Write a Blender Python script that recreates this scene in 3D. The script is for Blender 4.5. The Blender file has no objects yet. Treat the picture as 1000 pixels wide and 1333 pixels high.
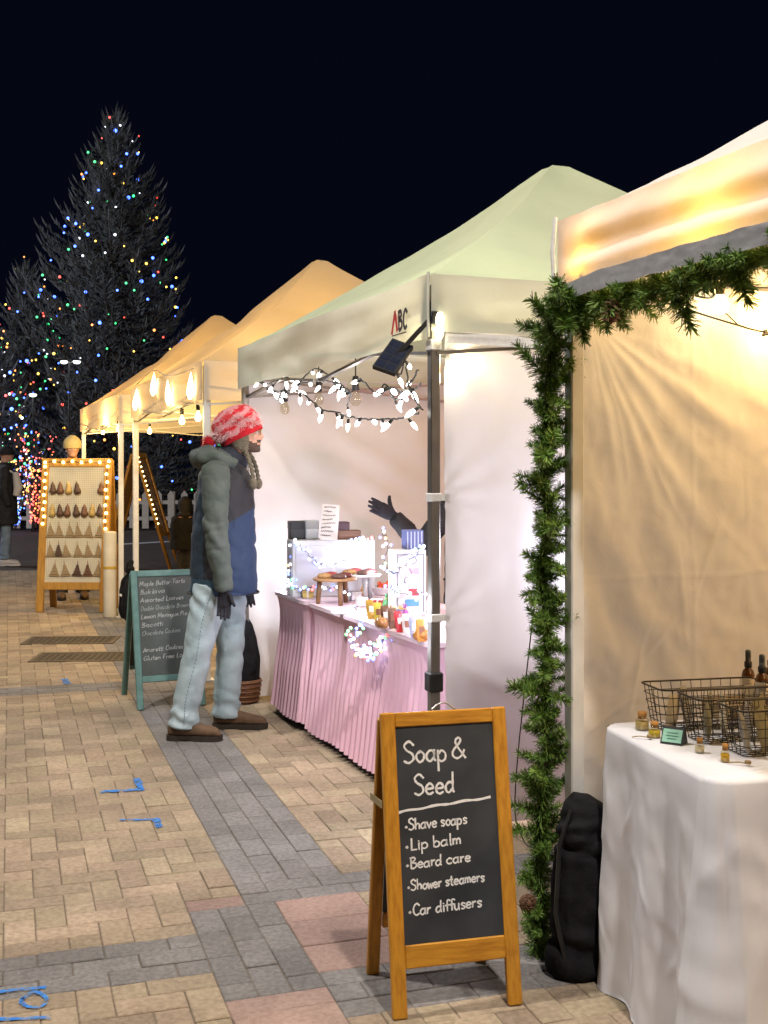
import bpy, bmesh, math, random
from mathutils import Vector, Matrix, noise

random.seed(7)
PI = math.pi
R = math.radians
scn = bpy.context.scene
col = scn.collection

# ------------------------------------------------------------------ camera
cam_d = bpy.data.cameras.new('camera')
cam = bpy.data.objects.new('camera', cam_d)
col.objects.link(cam)
cam.location = (0, 0, 1.5)
cam.rotation_euler = (PI / 2, 0, 0)
cam_d.sensor_fit = 'AUTO'
cam_d.sensor_width = 36.0
cam_d.lens = 36.0 * 1500 / 1333
cam_d.shift_y = -51.5 / 1333
cam_d.clip_start = 0.05
cam_d.clip_end = 1500
scn.camera = cam

# ------------------------------------------------------------------ night sky
world = bpy.data.worlds.new('World')
scn.world = world
world.use_nodes = True
bg = world.node_tree.nodes['Background']
bg.inputs[0].default_value = (0.17, 0.26, 0.75, 1)
bg.inputs[1].default_value = 0.0075

# ------------------------------------------------------------------ street lamps and added tree fill
def lamp(name, loc, power, color, radius=0.05, parent=None):
    d = bpy.data.lights.new(name, 'POINT')
    d.energy = power
    d.color = color
    d.shadow_soft_size = radius
    o = bpy.data.objects.new(name, d)
    o.location = loc
    o.visible_camera = False
    if parent:
        o.parent = parent
    col.objects.link(o)
    return o

lamp('street_lamp_light', (1.4, -0.6, 7.8), 2000, (1.0, 0.92, 0.84), 0.16)
lamp('street_lamp_light', (-4.0, 3.2, 9.0), 2150, (1.0, 0.93, 0.86), 0.2)
lamp('tree_fill_light', (-13.5, 21, 7.5), 2300, (0.86, 0.90, 1.0), 0.2)  # added fill for the spruces, no lamp stands here

scn.view_settings.view_transform = 'Standard'
scn.view_settings.look = 'None'
scn.view_settings.exposure = 0.08
scn.view_settings.gamma = 1.0
scn.view_settings.use_curve_mapping = False
scn.render.engine = 'CYCLES'
cy = scn.cycles
cy.use_denoising = True
try:
    cy.denoiser = 'OPENIMAGEDENOISE'
except Exception:
    pass
cy.max_bounces = 8
cy.diffuse_bounces = 3
cy.glossy_bounces = 3
cy.transmission_bounces = 6
cy.transparent_max_bounces = 8
cy.sample_clamp_indirect = 4.0
cy.caustics_reflective = False
cy.caustics_refractive = False

# ------------------------------------------------------------------ helpers: materials
def nt(m):
    return m.node_tree.nodes, m.node_tree.links

def mat(name, c, rough=0.6, c2=None, scale=8.0, detail=4.0, bump=0.0, bscale=None, metal=0.0, stretch=None,
        spec=0.4, emis=None, estr=0.0, trans=0.0, alpha=1.0, ramp=(0.35, 0.65), sheen=0.0, rnd=0.0):
    m = bpy.data.materials.new(name)
    m.use_nodes = True
    N, L = nt(m)
    p = N['Principled BSDF']
    p.inputs['Base Color'].default_value = (*c, 1)
    p.inputs['Roughness'].default_value = rough
    p.inputs['Metallic'].default_value = metal
    p.inputs['Specular IOR Level'].default_value = spec
    if sheen:
        p.inputs['Sheen Weight'].default_value = sheen
    if trans:
        p.inputs['Transmission Weight'].default_value = trans
    if emis:
        p.inputs['Emission Color'].default_value = (*emis, 1)
        p.inputs['Emission Strength'].default_value = estr
    if c2 or bump:
        tc = N.new('ShaderNodeTexCoord')
        mp = N.new('ShaderNodeMapping')
        L.new(tc.outputs['Object'], mp.inputs[0])
        if stretch:
            mp.inputs['Scale'].default_value = stretch
        n = N.new('ShaderNodeTexNoise')
        n.inputs['Scale'].default_value = scale
        n.inputs['Detail'].default_value = detail
        L.new(mp.outputs[0], n.inputs['Vector'])
        if c2:
            r = N.new('ShaderNodeValToRGB')
            r.color_ramp.elements[0].position, r.color_ramp.elements[1].position = ramp
            r.color_ramp.elements[0].color = (*c, 1)
            r.color_ramp.elements[1].color = (*c2, 1)
            L.new(n.outputs['Fac'], r.inputs[0])
            out = r.outputs[0]
            if rnd:
                oi = N.new('ShaderNodeObjectInfo')
                ge = N.new('ShaderNodeNewGeometry')
                ad = N.new('ShaderNodeMath'); ad.operation = 'ADD'
                fr = N.new('ShaderNodeMath'); fr.operation = 'FRACT'
                L.new(oi.outputs['Random'], ad.inputs[0]); L.new(ge.outputs['Random Per Island'], ad.inputs[1])
                L.new(ad.outputs[0], fr.inputs[0])
                mr = N.new('ShaderNodeMapRange')
                mr.inputs['To Min'].default_value = 1 - rnd; mr.inputs['To Max'].default_value = 1 + rnd
                L.new(fr.outputs[0], mr.inputs[0])
                hs = N.new('ShaderNodeHueSaturation')
                L.new(mr.outputs[0], hs.inputs['Value'])
                mh = N.new('ShaderNodeMapRange')
                f2 = N.new('ShaderNodeMath'); f2.operation = 'MULTIPLY'; f2.inputs[1].default_value = 7.31
                f3 = N.new('ShaderNodeMath'); f3.operation = 'FRACT'
                L.new(fr.outputs[0], f2.inputs[0]); L.new(f2.outputs[0], f3.inputs[0]); L.new(f3.outputs[0], mh.inputs[0])
                mh.inputs['To Min'].default_value = 0.5 - 0.045 * rnd; mh.inputs['To Max'].default_value = 0.5 + 0.045 * rnd
                L.new(mh.outputs[0], hs.inputs['Hue'])
                L.new(out, hs.inputs['Color'])
                out = hs.outputs[0]
                om = N.new('ShaderNodeMath'); om.operation = 'MULTIPLY'; om.inputs[1].default_value = 61.0
                L.new(oi.outputs['Random'], om.inputs[0]); L.new(om.outputs[0], mp.inputs['Location'])
                # dirt lying across the pieces, and pale grit
                dn = N.new('ShaderNodeTexNoise'); dn.inputs['Scale'].default_value = 2.3; dn.inputs['Detail'].default_value = 7
                L.new(ge.outputs['Position'], dn.inputs['Vector'])
                dr = N.new('ShaderNodeMapRange'); dr.inputs[1].default_value = .32; dr.inputs[2].default_value = .66; dr.inputs['To Min'].default_value = .74; dr.inputs['To Max'].default_value = 1.08
                L.new(dn.outputs['Fac'], dr.inputs[0])
                h2 = N.new('ShaderNodeHueSaturation'); L.new(dr.outputs[0], h2.inputs['Value']); L.new(out, h2.inputs['Color'])
                gn = N.new('ShaderNodeTexNoise'); gn.inputs['Scale'].default_value = 210; gn.inputs['Detail'].default_value = 2
                L.new(ge.outputs['Position'], gn.inputs['Vector'])
                gr = N.new('ShaderNodeMapRange'); gr.inputs[1].default_value = .69; gr.inputs[2].default_value = .75; gr.inputs['To Max'].default_value = .55
                L.new(gn.outputs['Fac'], gr.inputs[0])
                gm_ = N.new('ShaderNodeMix'); gm_.data_type = 'RGBA'; L.new(gr.outputs[0], gm_.inputs[0]); L.new(h2.outputs[0], gm_.inputs[6]); gm_.inputs[7].default_value = (.62, .58, .52, 1)
                out = gm_.outputs[2]
            L.new(out, p.inputs['Base Color'])
        if bump:
            n2 = n
            if bscale:
                n2 = N.new('ShaderNodeTexNoise')
                n2.inputs['Scale'].default_value = bscale
                n2.inputs['Detail'].default_value = 6
                L.new(mp.outputs[0], n2.inputs['Vector'])
            b = N.new('ShaderNodeBump')
            b.inputs['Strength'].default_value = bump
            b.inputs['Distance'].default_value = 0.01
            L.new(n2.outputs['Fac'], b.inputs['Height'])
            L.new(b.outputs[0], p.inputs['Normal'])
    return m

def fabric(name, c, tcol=None, fac=0.3, bump=0.25, bscale=18.0, c2=None):
    """thin cloth: diffuse mixed with translucent"""
    m = bpy.data.materials.new(name)
    m.use_nodes = True
    N, L = nt(m)
    N.remove(N['Principled BSDF'])
    out = N['Material Output']
    d = N.new('ShaderNodeBsdfDiffuse')
    t = N.new('ShaderNodeBsdfTranslucent')
    mx = N.new('ShaderNodeMixShader')
    mx.inputs[0].default_value = fac
    tc = N.new('ShaderNodeTexCoord')
    n = N.new('ShaderNodeTexNoise'); n.inputs['Scale'].default_value = 3.0; n.inputs['Detail'].default_value = 5
    L.new(tc.outputs['Object'], n.inputs['Vector'])
    r = N.new('ShaderNodeValToRGB')
    r.color_ramp.elements[0].position = 0.3; r.color_ramp.elements[1].position = 0.7
    cc = c2 or tuple(x * 0.9 for x in c)
    r.color_ramp.elements[0].color = (*cc, 1); r.color_ramp.elements[1].color = (*c, 1)
    L.new(n.outputs['Fac'], r.inputs[0])
    L.new(r.outputs[0], d.inputs[0])
    t.inputs[0].default_value = (*(tcol or c), 1)
    n2 = N.new('ShaderNodeTexNoise'); n2.inputs['Scale'].default_value = bscale; n2.inputs['Detail'].default_value = 5
    n2.inputs['Distortion'].default_value = 0.6
    L.new(tc.outputs['Object'], n2.inputs['Vector'])
    b = N.new('ShaderNodeBump'); b.inputs['Strength'].default_value = bump; b.inputs['Distance'].default_value = 0.02
    L.new(n2.outputs['Fac'], b.inputs['Height'])
    L.new(b.outputs[0], d.inputs['Normal'])
    L.new(d.outputs[0], mx.inputs[1]); L.new(t.outputs[0], mx.inputs[2]); L.new(mx.outputs[0], out.inputs[0])
    return m

def clear_glass(name, c, gloss=.10):
    m = bpy.data.materials.new(name); m.use_nodes = True
    N, L = nt(m); N.remove(N['Principled BSDF'])
    t = N.new('ShaderNodeBsdfTransparent'); t.inputs[0].default_value = (*c, 1)
    g_ = N.new('ShaderNodeBsdfGlossy'); g_.inputs['Roughness'].default_value = .06
    mx = N.new('ShaderNodeMixShader'); mx.inputs[0].default_value = gloss; L.new(t.outputs[0], mx.inputs[1]); L.new(g_.outputs[0], mx.inputs[2])
    L.new(mx.outputs[0], N['Material Output'].inputs[0]); return m

def worn(m, scale=60, lo=.42, hi=.56, stretch=None):
    """let what lies below show through thin, speckled paint"""
    N, L = nt(m); out = N['Material Output']; src = out.inputs[0].links[0].from_socket
    tc = N.new('ShaderNodeTexCoord'); n = N.new('ShaderNodeTexNoise'); n.inputs['Scale'].default_value = scale; n.inputs['Detail'].default_value = 6
    L.new(tc.outputs['Object'], n.inputs['Vector']); r = N.new('ShaderNodeMapRange'); r.inputs[1].default_value = lo; r.inputs[2].default_value = hi
    L.new(n.outputs['Fac'], r.inputs[0]); t = N.new('ShaderNodeBsdfTransparent'); mx = N.new('ShaderNodeMixShader')
    L.new(r.outputs[0], mx.inputs[0]); L.new(src, mx.inputs[2]); L.new(t.outputs[0], mx.inputs[1]); L.new(mx.outputs[0], out.inputs[0]); return m

def glow(name, c, s):
    m = bpy.data.materials.new(name)
    m.use_nodes = True
    N, L = nt(m)
    p = N['Principled BSDF']
    p.inputs['Base Color'].default_value = (0.8, 0.8, 0.8, 1)
    p.inputs['Emission Color'].default_value = (*c, 1)
    p.inputs['Emission Strength'].default_value = s
    m.cycles.emission_sampling = 'NONE'
    return m

# ------------------------------------------------------------------ helpers: geometry
class MB:
    def __init__(s):
        s.v = []; s.f = []; s.mi = []; s.m = 0
    def add(s, vs, fs):
        o = len(s.v)
        s.v.extend([tuple(p) for p in vs])
        for f in fs:
            s.f.append(tuple(i + o for i in f)); s.mi.append(s.m)
        return s
    def box(s, lo, hi, mx=None):
        x0, y0, z0 = lo; x1, y1, z1 = hi
        vs = [Vector(p) for p in ((x0,y0,z0),(x1,y0,z0),(x1,y1,z0),(x0,y1,z0),(x0,y0,z1),(x1,y0,z1),(x1,y1,z1),(x0,y1,z1))]
        if mx: vs = [mx @ p for p in vs]
        return s.add(vs, [(3,2,1,0),(4,5,6,7),(0,1,5,4),(1,2,6,5),(2,3,7,6),(3,0,4,7)])
    def bevbox(s, lo, hi, b=0.004, mx=None):
        bm = bmesh.new()
        bmesh.ops.create_cube(bm, size=1)
        c = [(a + d) / 2 for a, d in zip(lo, hi)]; e = [abs(d - a) for a, d in zip(lo, hi)]
        for v in bm.verts:
            v.co = Vector([v.co[i] * e[i] + c[i] for i in range(3)])
        bmesh.ops.bevel(bm, geom=bm.edges[:], offset=min(b, min(e) * 0.45), segments=1, affect='EDGES')
        return s.addbm(bm, mx)
    def addbm(s, bm, mx=None):
        bm.verts.index_update()
        vs = [(mx @ v.co) if mx else v.co.copy() for v in bm.verts]
        fs = [[v.index for v in f.verts] for f in bm.faces]
        bm.free()
        return s.add(vs, fs)
    def tube(s, pts, rad, n=8, ref=None, cap=True, mx=None):
        """rad: float, list of floats or list of (a along ref, b across)"""
        pts = [Vector(p) for p in pts]
        k = len(pts)
        if not isinstance(rad, (list, tuple)): rad = [rad] * k
        rings = []
        prev = None
        for i, p in enumerate(pts):
            t = (pts[min(i + 1, k - 1)] - pts[max(i - 1, 0)])
            if t.length < 1e-9: t = Vector((0, 0, 1))
            t.normalize()
            if ref is not None: a = Vector(ref)
            elif prev is not None: a = prev
            else: a = Vector((0, 1, 0)) if abs(t.y) < 0.9 else Vector((1, 0, 0))
            a = a - t * a.dot(t)
            if a.length < 1e-6: a = t.orthogonal()
            a.normalize(); prev = a
            b = t.cross(a)
            r = rad[i]
            ra, rb = r if isinstance(r, (tuple, list)) else (r, r)
            rings.append([p + a * (ra * math.cos(2 * PI * j / n)) + b * (rb * math.sin(2 * PI * j / n)) for j in range(n)])
        vs = [q for r_ in rings for q in r_]
        fs = []
        for i in range(k - 1):
            for j in range(n):
                fs.append((i*n + j, i*n + (j+1) % n, (i+1)*n + (j+1) % n, (i+1)*n + j))
        if cap:
            fs.append(tuple(range(n - 1, -1, -1))); fs.append(tuple((k-1)*n + j for j in range(n)))
        if mx: vs = [mx @ p for p in vs]
        return s.add(vs, fs)
    def bar(s, a, b, w, h=None, up=(0, 0, 1)):
        """rectangular bar from a to b"""
        a = Vector(a); b = Vector(b); h = h or w
        t = (b - a).normalized()
        sd = t.cross(Vector(up))
        if sd.length < 1e-5: sd = Vector((1, 0, 0))
        sd.normalize(); u = sd.cross(t)
        vs = []
        for p in (a, b):
            for x, y in ((-1,-1),(1,-1),(1,1),(-1,1)):
                vs.append(p + sd * (x * w / 2) + u * (y * h / 2))
        return s.add(vs, [(0,1,2,3),(7,6,5,4),(0,4,5,1),(1,5,6,2),(2,6,7,3),(3,7,4,0)])
    def lathe(s, prof, n=12, mx=None, c=(0, 0, 0)):
        vs = []
        for r, z in prof:
            for j in range(n):
                vs.append(Vector((c[0] + r*math.cos(2*PI*j/n), c[1] + r*math.sin(2*PI*j/n), c[2] + z)))
        fs = []
        for i in range(len(prof) - 1):
            for j in range(n):
                fs.append((i*n+j, i*n+(j+1) % n, (i+1)*n+(j+1) % n, (i+1)*n+j))
        if prof[0][0] > 1e-4: fs.append(tuple(range(n-1, -1, -1)))
        if prof[-1][0] > 1e-4: fs.append(tuple((len(prof)-1)*n + j for j in range(n)))
        if mx: vs = [mx @ p for p in vs]
        return s.add(vs, fs)
    def ball(s, c, r, n=8, m=5, mx=None):
        rx, ry, rz = r if isinstance(r, (tuple, list)) else (r, r, r)
        vs = [Vector((c[0], c[1], c[2] - rz))]
        for i in range(1, m):
            a = -PI/2 + PI*i/m
            for j in range(n):
                vs.append(Vector((c[0] + rx*math.cos(a)*math.cos(2*PI*j/n), c[1] + ry*math.cos(a)*math.sin(2*PI*j/n), c[2] + rz*math.sin(a))))
        vs.append(Vector((c[0], c[1], c[2] + rz)))
        fs = [(0, 1 + (j+1) % n, 1 + j) for j in range(n)]
        for i in range(m - 2):
            for j in range(n):
                fs.append((1+i*n+j, 1+i*n+(j+1) % n, 1+(i+1)*n+(j+1) % n, 1+(i+1)*n+j))
        e = len(vs) - 1; o = 1 + (m-2)*n
        fs += [(o + j, o + (j+1) % n, e) for j in range(n)]
        if mx: vs = [mx @ p for p in vs]
        return s.add(vs, fs)
    def grid(s, nu, nv, fn):
        vs = [fn(i/nu, j/nv) for j in range(nv+1) for i in range(nu+1)]
        fs = [(j*(nu+1)+i, j*(nu+1)+i+1, (j+1)*(nu+1)+i+1, (j+1)*(nu+1)+i) for j in range(nv) for i in range(nu)]
        return s.add(vs, fs)
    def mesh(s, name, mats, smooth=False):
        me = bpy.data.meshes.new(name)
        me.from_pydata([tuple(v) for v in s.v], [], s.f)
        ms = mats if isinstance(mats, (list, tuple)) else [mats]
        for m in ms: me.materials.append(m)
        if len(ms) > 1:
            me.polygons.foreach_set('material_index', s.mi)
        if smooth:
            me.polygons.foreach_set('use_smooth', [True]*len(me.polygons))
        me.update()
        return me
    def build(s, name, mats, parent=None, smooth=False, **kw):
        return put(name, s.mesh(name, mats, smooth), parent, **kw)

def put(name, me, parent=None, loc=None, rot=None, label=None, kind=None, scale=None):
    o = bpy.data.objects.new(name, me)
    col.objects.link(o)
    if parent: o.parent = parent
    if loc is not None: o.location = loc
    if rot is not None: o.rotation_euler = rot
    if scale is not None: o.scale = scale
    if label: o['label'] = label
    if kind: o['kind'] = kind
    return o

def thing(name, label, cat, loc=(0, 0, 0), rz=0.0, group=None):
    o = bpy.data.objects.new(name, None)
    o.empty_display_size = 0.1
    col.objects.link(o)
    o.location = loc; o.rotation_euler = (0, 0, rz)
    o['label'] = label; o['category'] = cat
    if group: o['group'] = group
    return o

def tag(o, label, cat, group=None):
    o['label'] = label; o['category'] = cat
    if group: o['group'] = group
    return o

def copy_tree(o, parent=None):
    c = o.copy(); col.objects.link(c); c.parent = parent
    for ch in list(o.children): copy_tree(ch, c)
    return c

def remesh(mb, voxel, smooth=2):
    """union of closed shapes -> one continuous surface"""
    me = mb.mesh('tmp', [])
    o = bpy.data.objects.new('tmp', me); col.objects.link(o)
    md = o.modifiers.new('r', 'REMESH'); md.mode = 'VOXEL'; md.voxel_size = voxel; md.use_smooth_shade = True
    if smooth:
        sm = o.modifiers.new('s', 'SMOOTH'); sm.iterations = smooth; sm.factor = 0.5
    dg = bpy.context.evaluated_depsgraph_get()
    me2 = bpy.data.meshes.new_from_object(o.evaluated_get(dg))
    bpy.data.objects.remove(o); bpy.data.meshes.remove(me)
    return me2

def wrinkle(me, fn):
    """push each vertex along its normal by fn(co)"""
    ns = [v.normal.copy() for v in me.vertices]
    for v, n in zip(me.vertices, ns):
        v.co = v.co + n * fn(v.co)
    me.update()

def crease(p, f, q, s=(1, 1, 1)):
    """sharp fold lines of cloth, 0..1"""
    n = noise.noise(Vector((p.x*f*s[0] + q, p.y*f*s[1], p.z*f*s[2])))
    return (1 - min(1, abs(n)*2.2))**3

def nz(x, y, z=0.0):
    return noise.noise(Vector((x, y, z)))

def smoothpts(pts, sub=6):
    P = [Vector(p) for p in pts]
    if len(P) < 3: return P
    out = []
    for i in range(len(P) - 1):
        p0 = P[max(i-1, 0)]; p1 = P[i]; p2 = P[i+1]; p3 = P[min(i+2, len(P)-1)]
        for k in range(sub):
            t = k / sub
            out.append(0.5*((2*p1) + (p2-p0)*t + (2*p0-5*p1+4*p2-p3)*t*t + (3*p1-p0-3*p2+p3)*t**3))
    out.append(P[-1])
    return out

# ------------------------------------------------------------------ stroke lettering (chalk, felt pen)
_o = [(.5,1),(.15,.75),(.1,.35),(.4,0),(.75,.25),(.8,.7),(.5,1),(.4,.97)]
_a = [(.78,.85),(.45,1),(.1,.65),(.12,.2),(.4,0),(.75,.35),(.8,.9)]
GL = {
 'a': (1.1, [_a, [(.8,1),(.8,.2),(.97,.02)]]), 'b': (1.0, [[(.1,1.9),(.1,0)], [(.1,.6),(.45,1),(.8,.7),(.75,.2),(.4,0),(.1,.2)]]),
 'c': (.95, [[(.8,.85),(.5,1),(.12,.7),(.12,.25),(.45,0),(.82,.15)]]), 'd': (1.1, [_a[:-1], [(.84,1.9),(.8,.3),(.95,0)]]),
 'e': (.98, [[(.12,.5),(.8,.58),(.7,.9),(.42,1),(.12,.65),(.15,.2),(.45,0),(.85,.18)]]),
 'f': (.7, [[(.78,1.75),(.5,1.9),(.32,1.55),(.32,0)], [(.05,1),(.65,1.05)]]),
 'g': (1.0, [_a, [(.8,1),(.8,-.5),(.5,-.85),(.1,-.65)]]), 'h': (1.0, [[(.1,1.9),(.1,0)], [(.1,.6),(.45,1),(.75,.8),(.78,0)]]),
 'i': (.42, [[(.15,1),(.15,.1),(.25,0)], [(.15,1.38),(.18,1.45)]]), 'k': (.9, [[(.1,1.9),(.1,0)], [(.7,1),(.12,.45)], [(.12,.45),(.78,0)]]),
 'l': (.45, [[(.15,1.9),(.15,.15),(.3,0)]]),
 'm': (1.25, [[(.1,1),(.1,0)], [(.1,.6),(.35,1),(.55,.8),(.55,0)], [(.55,.6),(.8,1),(1.0,.8),(1.02,0)]]),
 'n': (.98, [[(.1,1),(.1,0)], [(.1,.6),(.45,1),(.75,.8),(.78,0)]]), 'o': (.95, [_o]),
 'p': (1.0, [[(.1,1),(.1,-.9)], [(.1,.65),(.45,1),(.8,.7),(.75,.2),(.4,0),(.1,.25)]]),
 'r': (.72, [[(.1,1),(.1,0)], [(.1,.55),(.35,.95),(.65,.95)]]),
 's': (.85, [[(.72,.85),(.4,1),(.15,.8),(.4,.52),(.7,.28),(.5,0),(.1,.1)]]),
 't': (.75, [[(.35,1.6),(.33,.2),(.5,0),(.65,.1)], [(.05,1.05),(.65,1.08)]]),
 'u': (1.0, [[(.1,1),(.12,.25),(.4,0),(.72,.3)], [(.75,1),(.75,.15),(.9,0)]]), 'v': (.85, [[(.05,1),(.4,0)], [(.4,0),(.78,1)]]),
 'w': (1.08, [[(.05,1),(.25,0)], [(.25,0),(.5,.8)], [(.5,.8),(.75,0)], [(.75,0),(.98,1)]]),
 'x': (.85, [[(.05,1),(.75,0)], [(.75,1),(.05,0)]]), 'y': (.9, [[(.05,1),(.4,.1)], [(.8,1),(.3,-.8)]]),
 'S': (1.15, [[(1.0,1.6),(.6,1.95),(.15,1.6),(.35,1.15),(.85,.8),(.95,.3),(.5,-.02),(.05,.2)]]),
 'L': (.95, [[(.15,1.9),(.12,0)], [(.12,0),(.85,.02)]]),
 'B': (1.05, [[(.15,1.9),(.15,0)], [(.05,1.85),(.6,1.9),(.75,1.5),(.2,1.02)], [(.2,1.02),(.85,.85),(.9,.3),(.5,0),(.1,.02)]]),
 'C': (1.1, [[(1.0,1.6),(.6,1.92),(.15,1.4),(.12,.5),(.5,0),(1.0,.25)]]),
 'M': (1.5, [[(.1,0),(.2,1.9)], [(.2,1.9),(.65,.5)], [(.65,.5),(1.1,1.9)], [(1.1,1.9),(1.25,0)]]),
 'T': (1.1, [[(.05,1.85),(1.05,1.9)], [(.55,1.88),(.5,0)]]),
 'A': (1.2, [[(.05,0),(.55,1.9)], [(.55,1.9),(1.05,0)], [(.25,.65),(.9,.65)]]),
 'D': (1.15, [[(.15,1.9),(.15,0)], [(.05,1.88),(.7,1.75),(1.0,1.0),(.7,.15),(.1,.0)]]),
 'G': (1.2, [[(1.0,1.6),(.6,1.92),(.15,1.4),(.12,.5),(.5,0),(1.0,.3),(1.0,.8)], [(1.0,.8),(.6,.8)]]),
 'F': (.95, [[(.15,1.9),(.15,0)], [(.15,1.87),(.9,1.9)], [(.15,1.0),(.7,1.02)]]),
 'P': (1.0, [[(.15,1.9),(.15,0)], [(.05,1.85),(.7,1.9),(.85,1.4),(.2,.95)]]),
 '&': (1.35, [[(1.2,.02),(.45,1.3),(.5,1.8),(.78,1.85),(.8,1.5),(.2,.75),(.15,.25),(.5,0),(.9,.25),(1.15,.8)]]),
 '*': (.7, [[(.18,.55),(.3,.68),(.4,.55),(.28,.45),(.2,.55)], [(.22,.55),(.36,.56)]]),
 ' ': (.6, []), "'": (.3, [[(.15,1.9),(.12,1.6)]]), '-': (.8, [[(.1,.7),(.6,.7)]]),
}
def strokes(text, x, y, h, jit=0.03, slant=0.0, rise=0.0, width=None):
    """strokes of a line of writing; h = x-height; returns list of 2-D polylines"""
    adv = sum(GL[c][0] for c in text)
    kx = h if width is None else width / max(adv, .1)
    out = []; cx = 0.0
    for c in text:
        w, ss = GL[c]
        jx, jy = random.uniform(-jit, jit), random.uniform(-jit, jit)
        for s in ss:
            p = [(x + (cx + a + jx)*kx + slant*b*h, y + (b + jy)*h + rise*(cx + a)*kx) for a, b in s]
            out.append([(q.x, q.y) for q in smoothpts([(a, b, 0) for a, b in p], 5)])
        cx += w
    return out

def ribbon(mb, poly, w, fn, jit=0.25):
    """flat stroke of width w along a 2-D polyline; fn maps (s,t) to a 3-D point"""
    P = [Vector((a, b)) for a, b in poly]
    if len(P) < 2: return
    ext = (P[0]-P[1]); ext = ext.normalized()*w*0.4 if ext.length > 1e-9 else ext
    P[0] = P[0] + ext
    vs = []
    for i, p in enumerate(P):
        t = P[min(i+1, len(P)-1)] - P[max(i-1, 0)]
        n = Vector((-t.y, t.x)); n = n.normalized() if n.length > 1e-9 else Vector((1, 0))
        ww = w*0.5*(1 + random.uniform(-jit, jit))
        vs += [fn(*(p + n*ww)), fn(*(p - n*ww))]
    mb.add(vs, [(2*i, 2*i+1, 2*i+3, 2*i+2) for i in range(len(P)-1)])

# ------------------------------------------------------------------ where things stand
TH = R(21.8)                                   # direction of the row of stalls
U = Vector((-math.sin(TH), math.cos(TH), 0)); V = Vector((math.cos(TH), math.sin(TH), 0))
P0 = Vector((0.188, 4.70, 0))                  # front leg of the second tent
SZ = 3.05
def row(u, v, z=0.0): return P0 + U*u + V*v + Vector((0, 0, z))
def ray(px, py, y): return Vector(((px-500)/1500*y, y, 1.5 + (615-py)/1500*y))
def gnd(px, py, z=0.0):
    y = 1500*(1.5 - z)/(py - 615); return Vector(((px-500)/1500*y, y, z))
def plane_uv(px, py, v=0.0, o=P0):
    """point on the vertical plane through the front of the row (offset v), as tent-local (x,y,z)"""
    r = (px-500)/1500; q = o + V*v
    t = (q.x - q.y*r)/(math.sin(TH) + math.cos(TH)*r)
    y = q.y + math.cos(TH)*t
    return Vector((v, t, 1.5 + (615-py)/1500*y))
# ================================================================== materials
WHITE_FAB = fabric('white_tent_cloth', (.60, .595, .60), (.80, .68, .48), 0.19, 0.14, 14)
WALL2_FAB = fabric('tent_wall_cloth_cool', (.79, .78, .80), (.80, .76, .78), 0.26, 0.18, 9)
GOLD_FAB = fabric('cream_front_valance_cloth', (.78, .77, .76), (.95, .66, .20), 0.28, 0.14, 14)
WALL_FAB = fabric('tent_wall_cloth', (.78, .75, .71), (.80, .72, .60), 0.22, 0.22, 9)
GREEN_FAB = fabric('sage_canopy_cloth', (.53, .595, .40), (.50, .58, .36), 0.20, 0.15, 12)
PALE_FAB = fabric('pale_sage_valance_cloth', (.72, .75, .62), (.78, .78, .60), 0.28, 0.15, 12)
BEIGE_FAB = fabric('beige_tent_cloth', (.55, .46, .31), (.74, .54, .25), 0.36, 0.12, 12)
WHITE_METAL = mat('white_metal', (.74, .74, .72), .4, (.62, .61, .58), 6, metal=.0)
DARK_METAL = mat('dark_grey_metal', (.17, .155, .14), .4, (.21, .195, .175), 10, metal=.6)
BLACK_PLASTIC = mat('black_plastic', (.012, .012, .013), .45, (.02, .02, .02), 20)
STRAP_WHITE = mat('white_strap', (.78, .78, .76), .8, (.7, .7, .68), 60)
TAN = mat('tan_paver', (.305, .235, .160), .85, (.42, .33, .228), 55, 8, .4, 160, rnd=.20)
GREY = mat('grey_paver', (.175, .163, .155), .85, (.255, .24, .23), 60, 8, .35, 160, rnd=.13)
RED = mat('red_paver', (.315, .21, .175), .85, (.40, .28, .235), 60, 8, .35, 160, rnd=.12)
GROUND = mat('sandy_joint_and_asphalt', (.055, .040, .036), .9, (.085, .062, .05), 4, 8, .3, 90)
BLUE_SPRAY = worn(mat('blue_spray_paint', (.015, .18, .62), .7, (.05, .24, .60), 40, 5, ramp=(.4, .6)), 48, .30, .56)
ROAD_WHITE = mat('white_ground_line_tone', (.6, .6, .62), .8, (.4, .4, .4), 12)

# ================================================================== ground and pavers
g = MB(); g.grid(8, 8, lambda a, b: (-200 + 400*a, -60 + 460*b, -0.014))
ground = g.build('ground', GROUND, kind='structure')
pav = bpy.data.objects.new('pavement', None); col.objects.link(pav); pav['kind'] = 'structure'
JOINT = mat('joint_sand', (.15, .115, .085), .95, (.21, .165, .12), 30, 6, .3, 200)
TP = R(18.0); BO = Vector((-.54, 4.19, 0)); pav.location = BO; pav.rotation_euler = (0, 0, TP)
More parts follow.
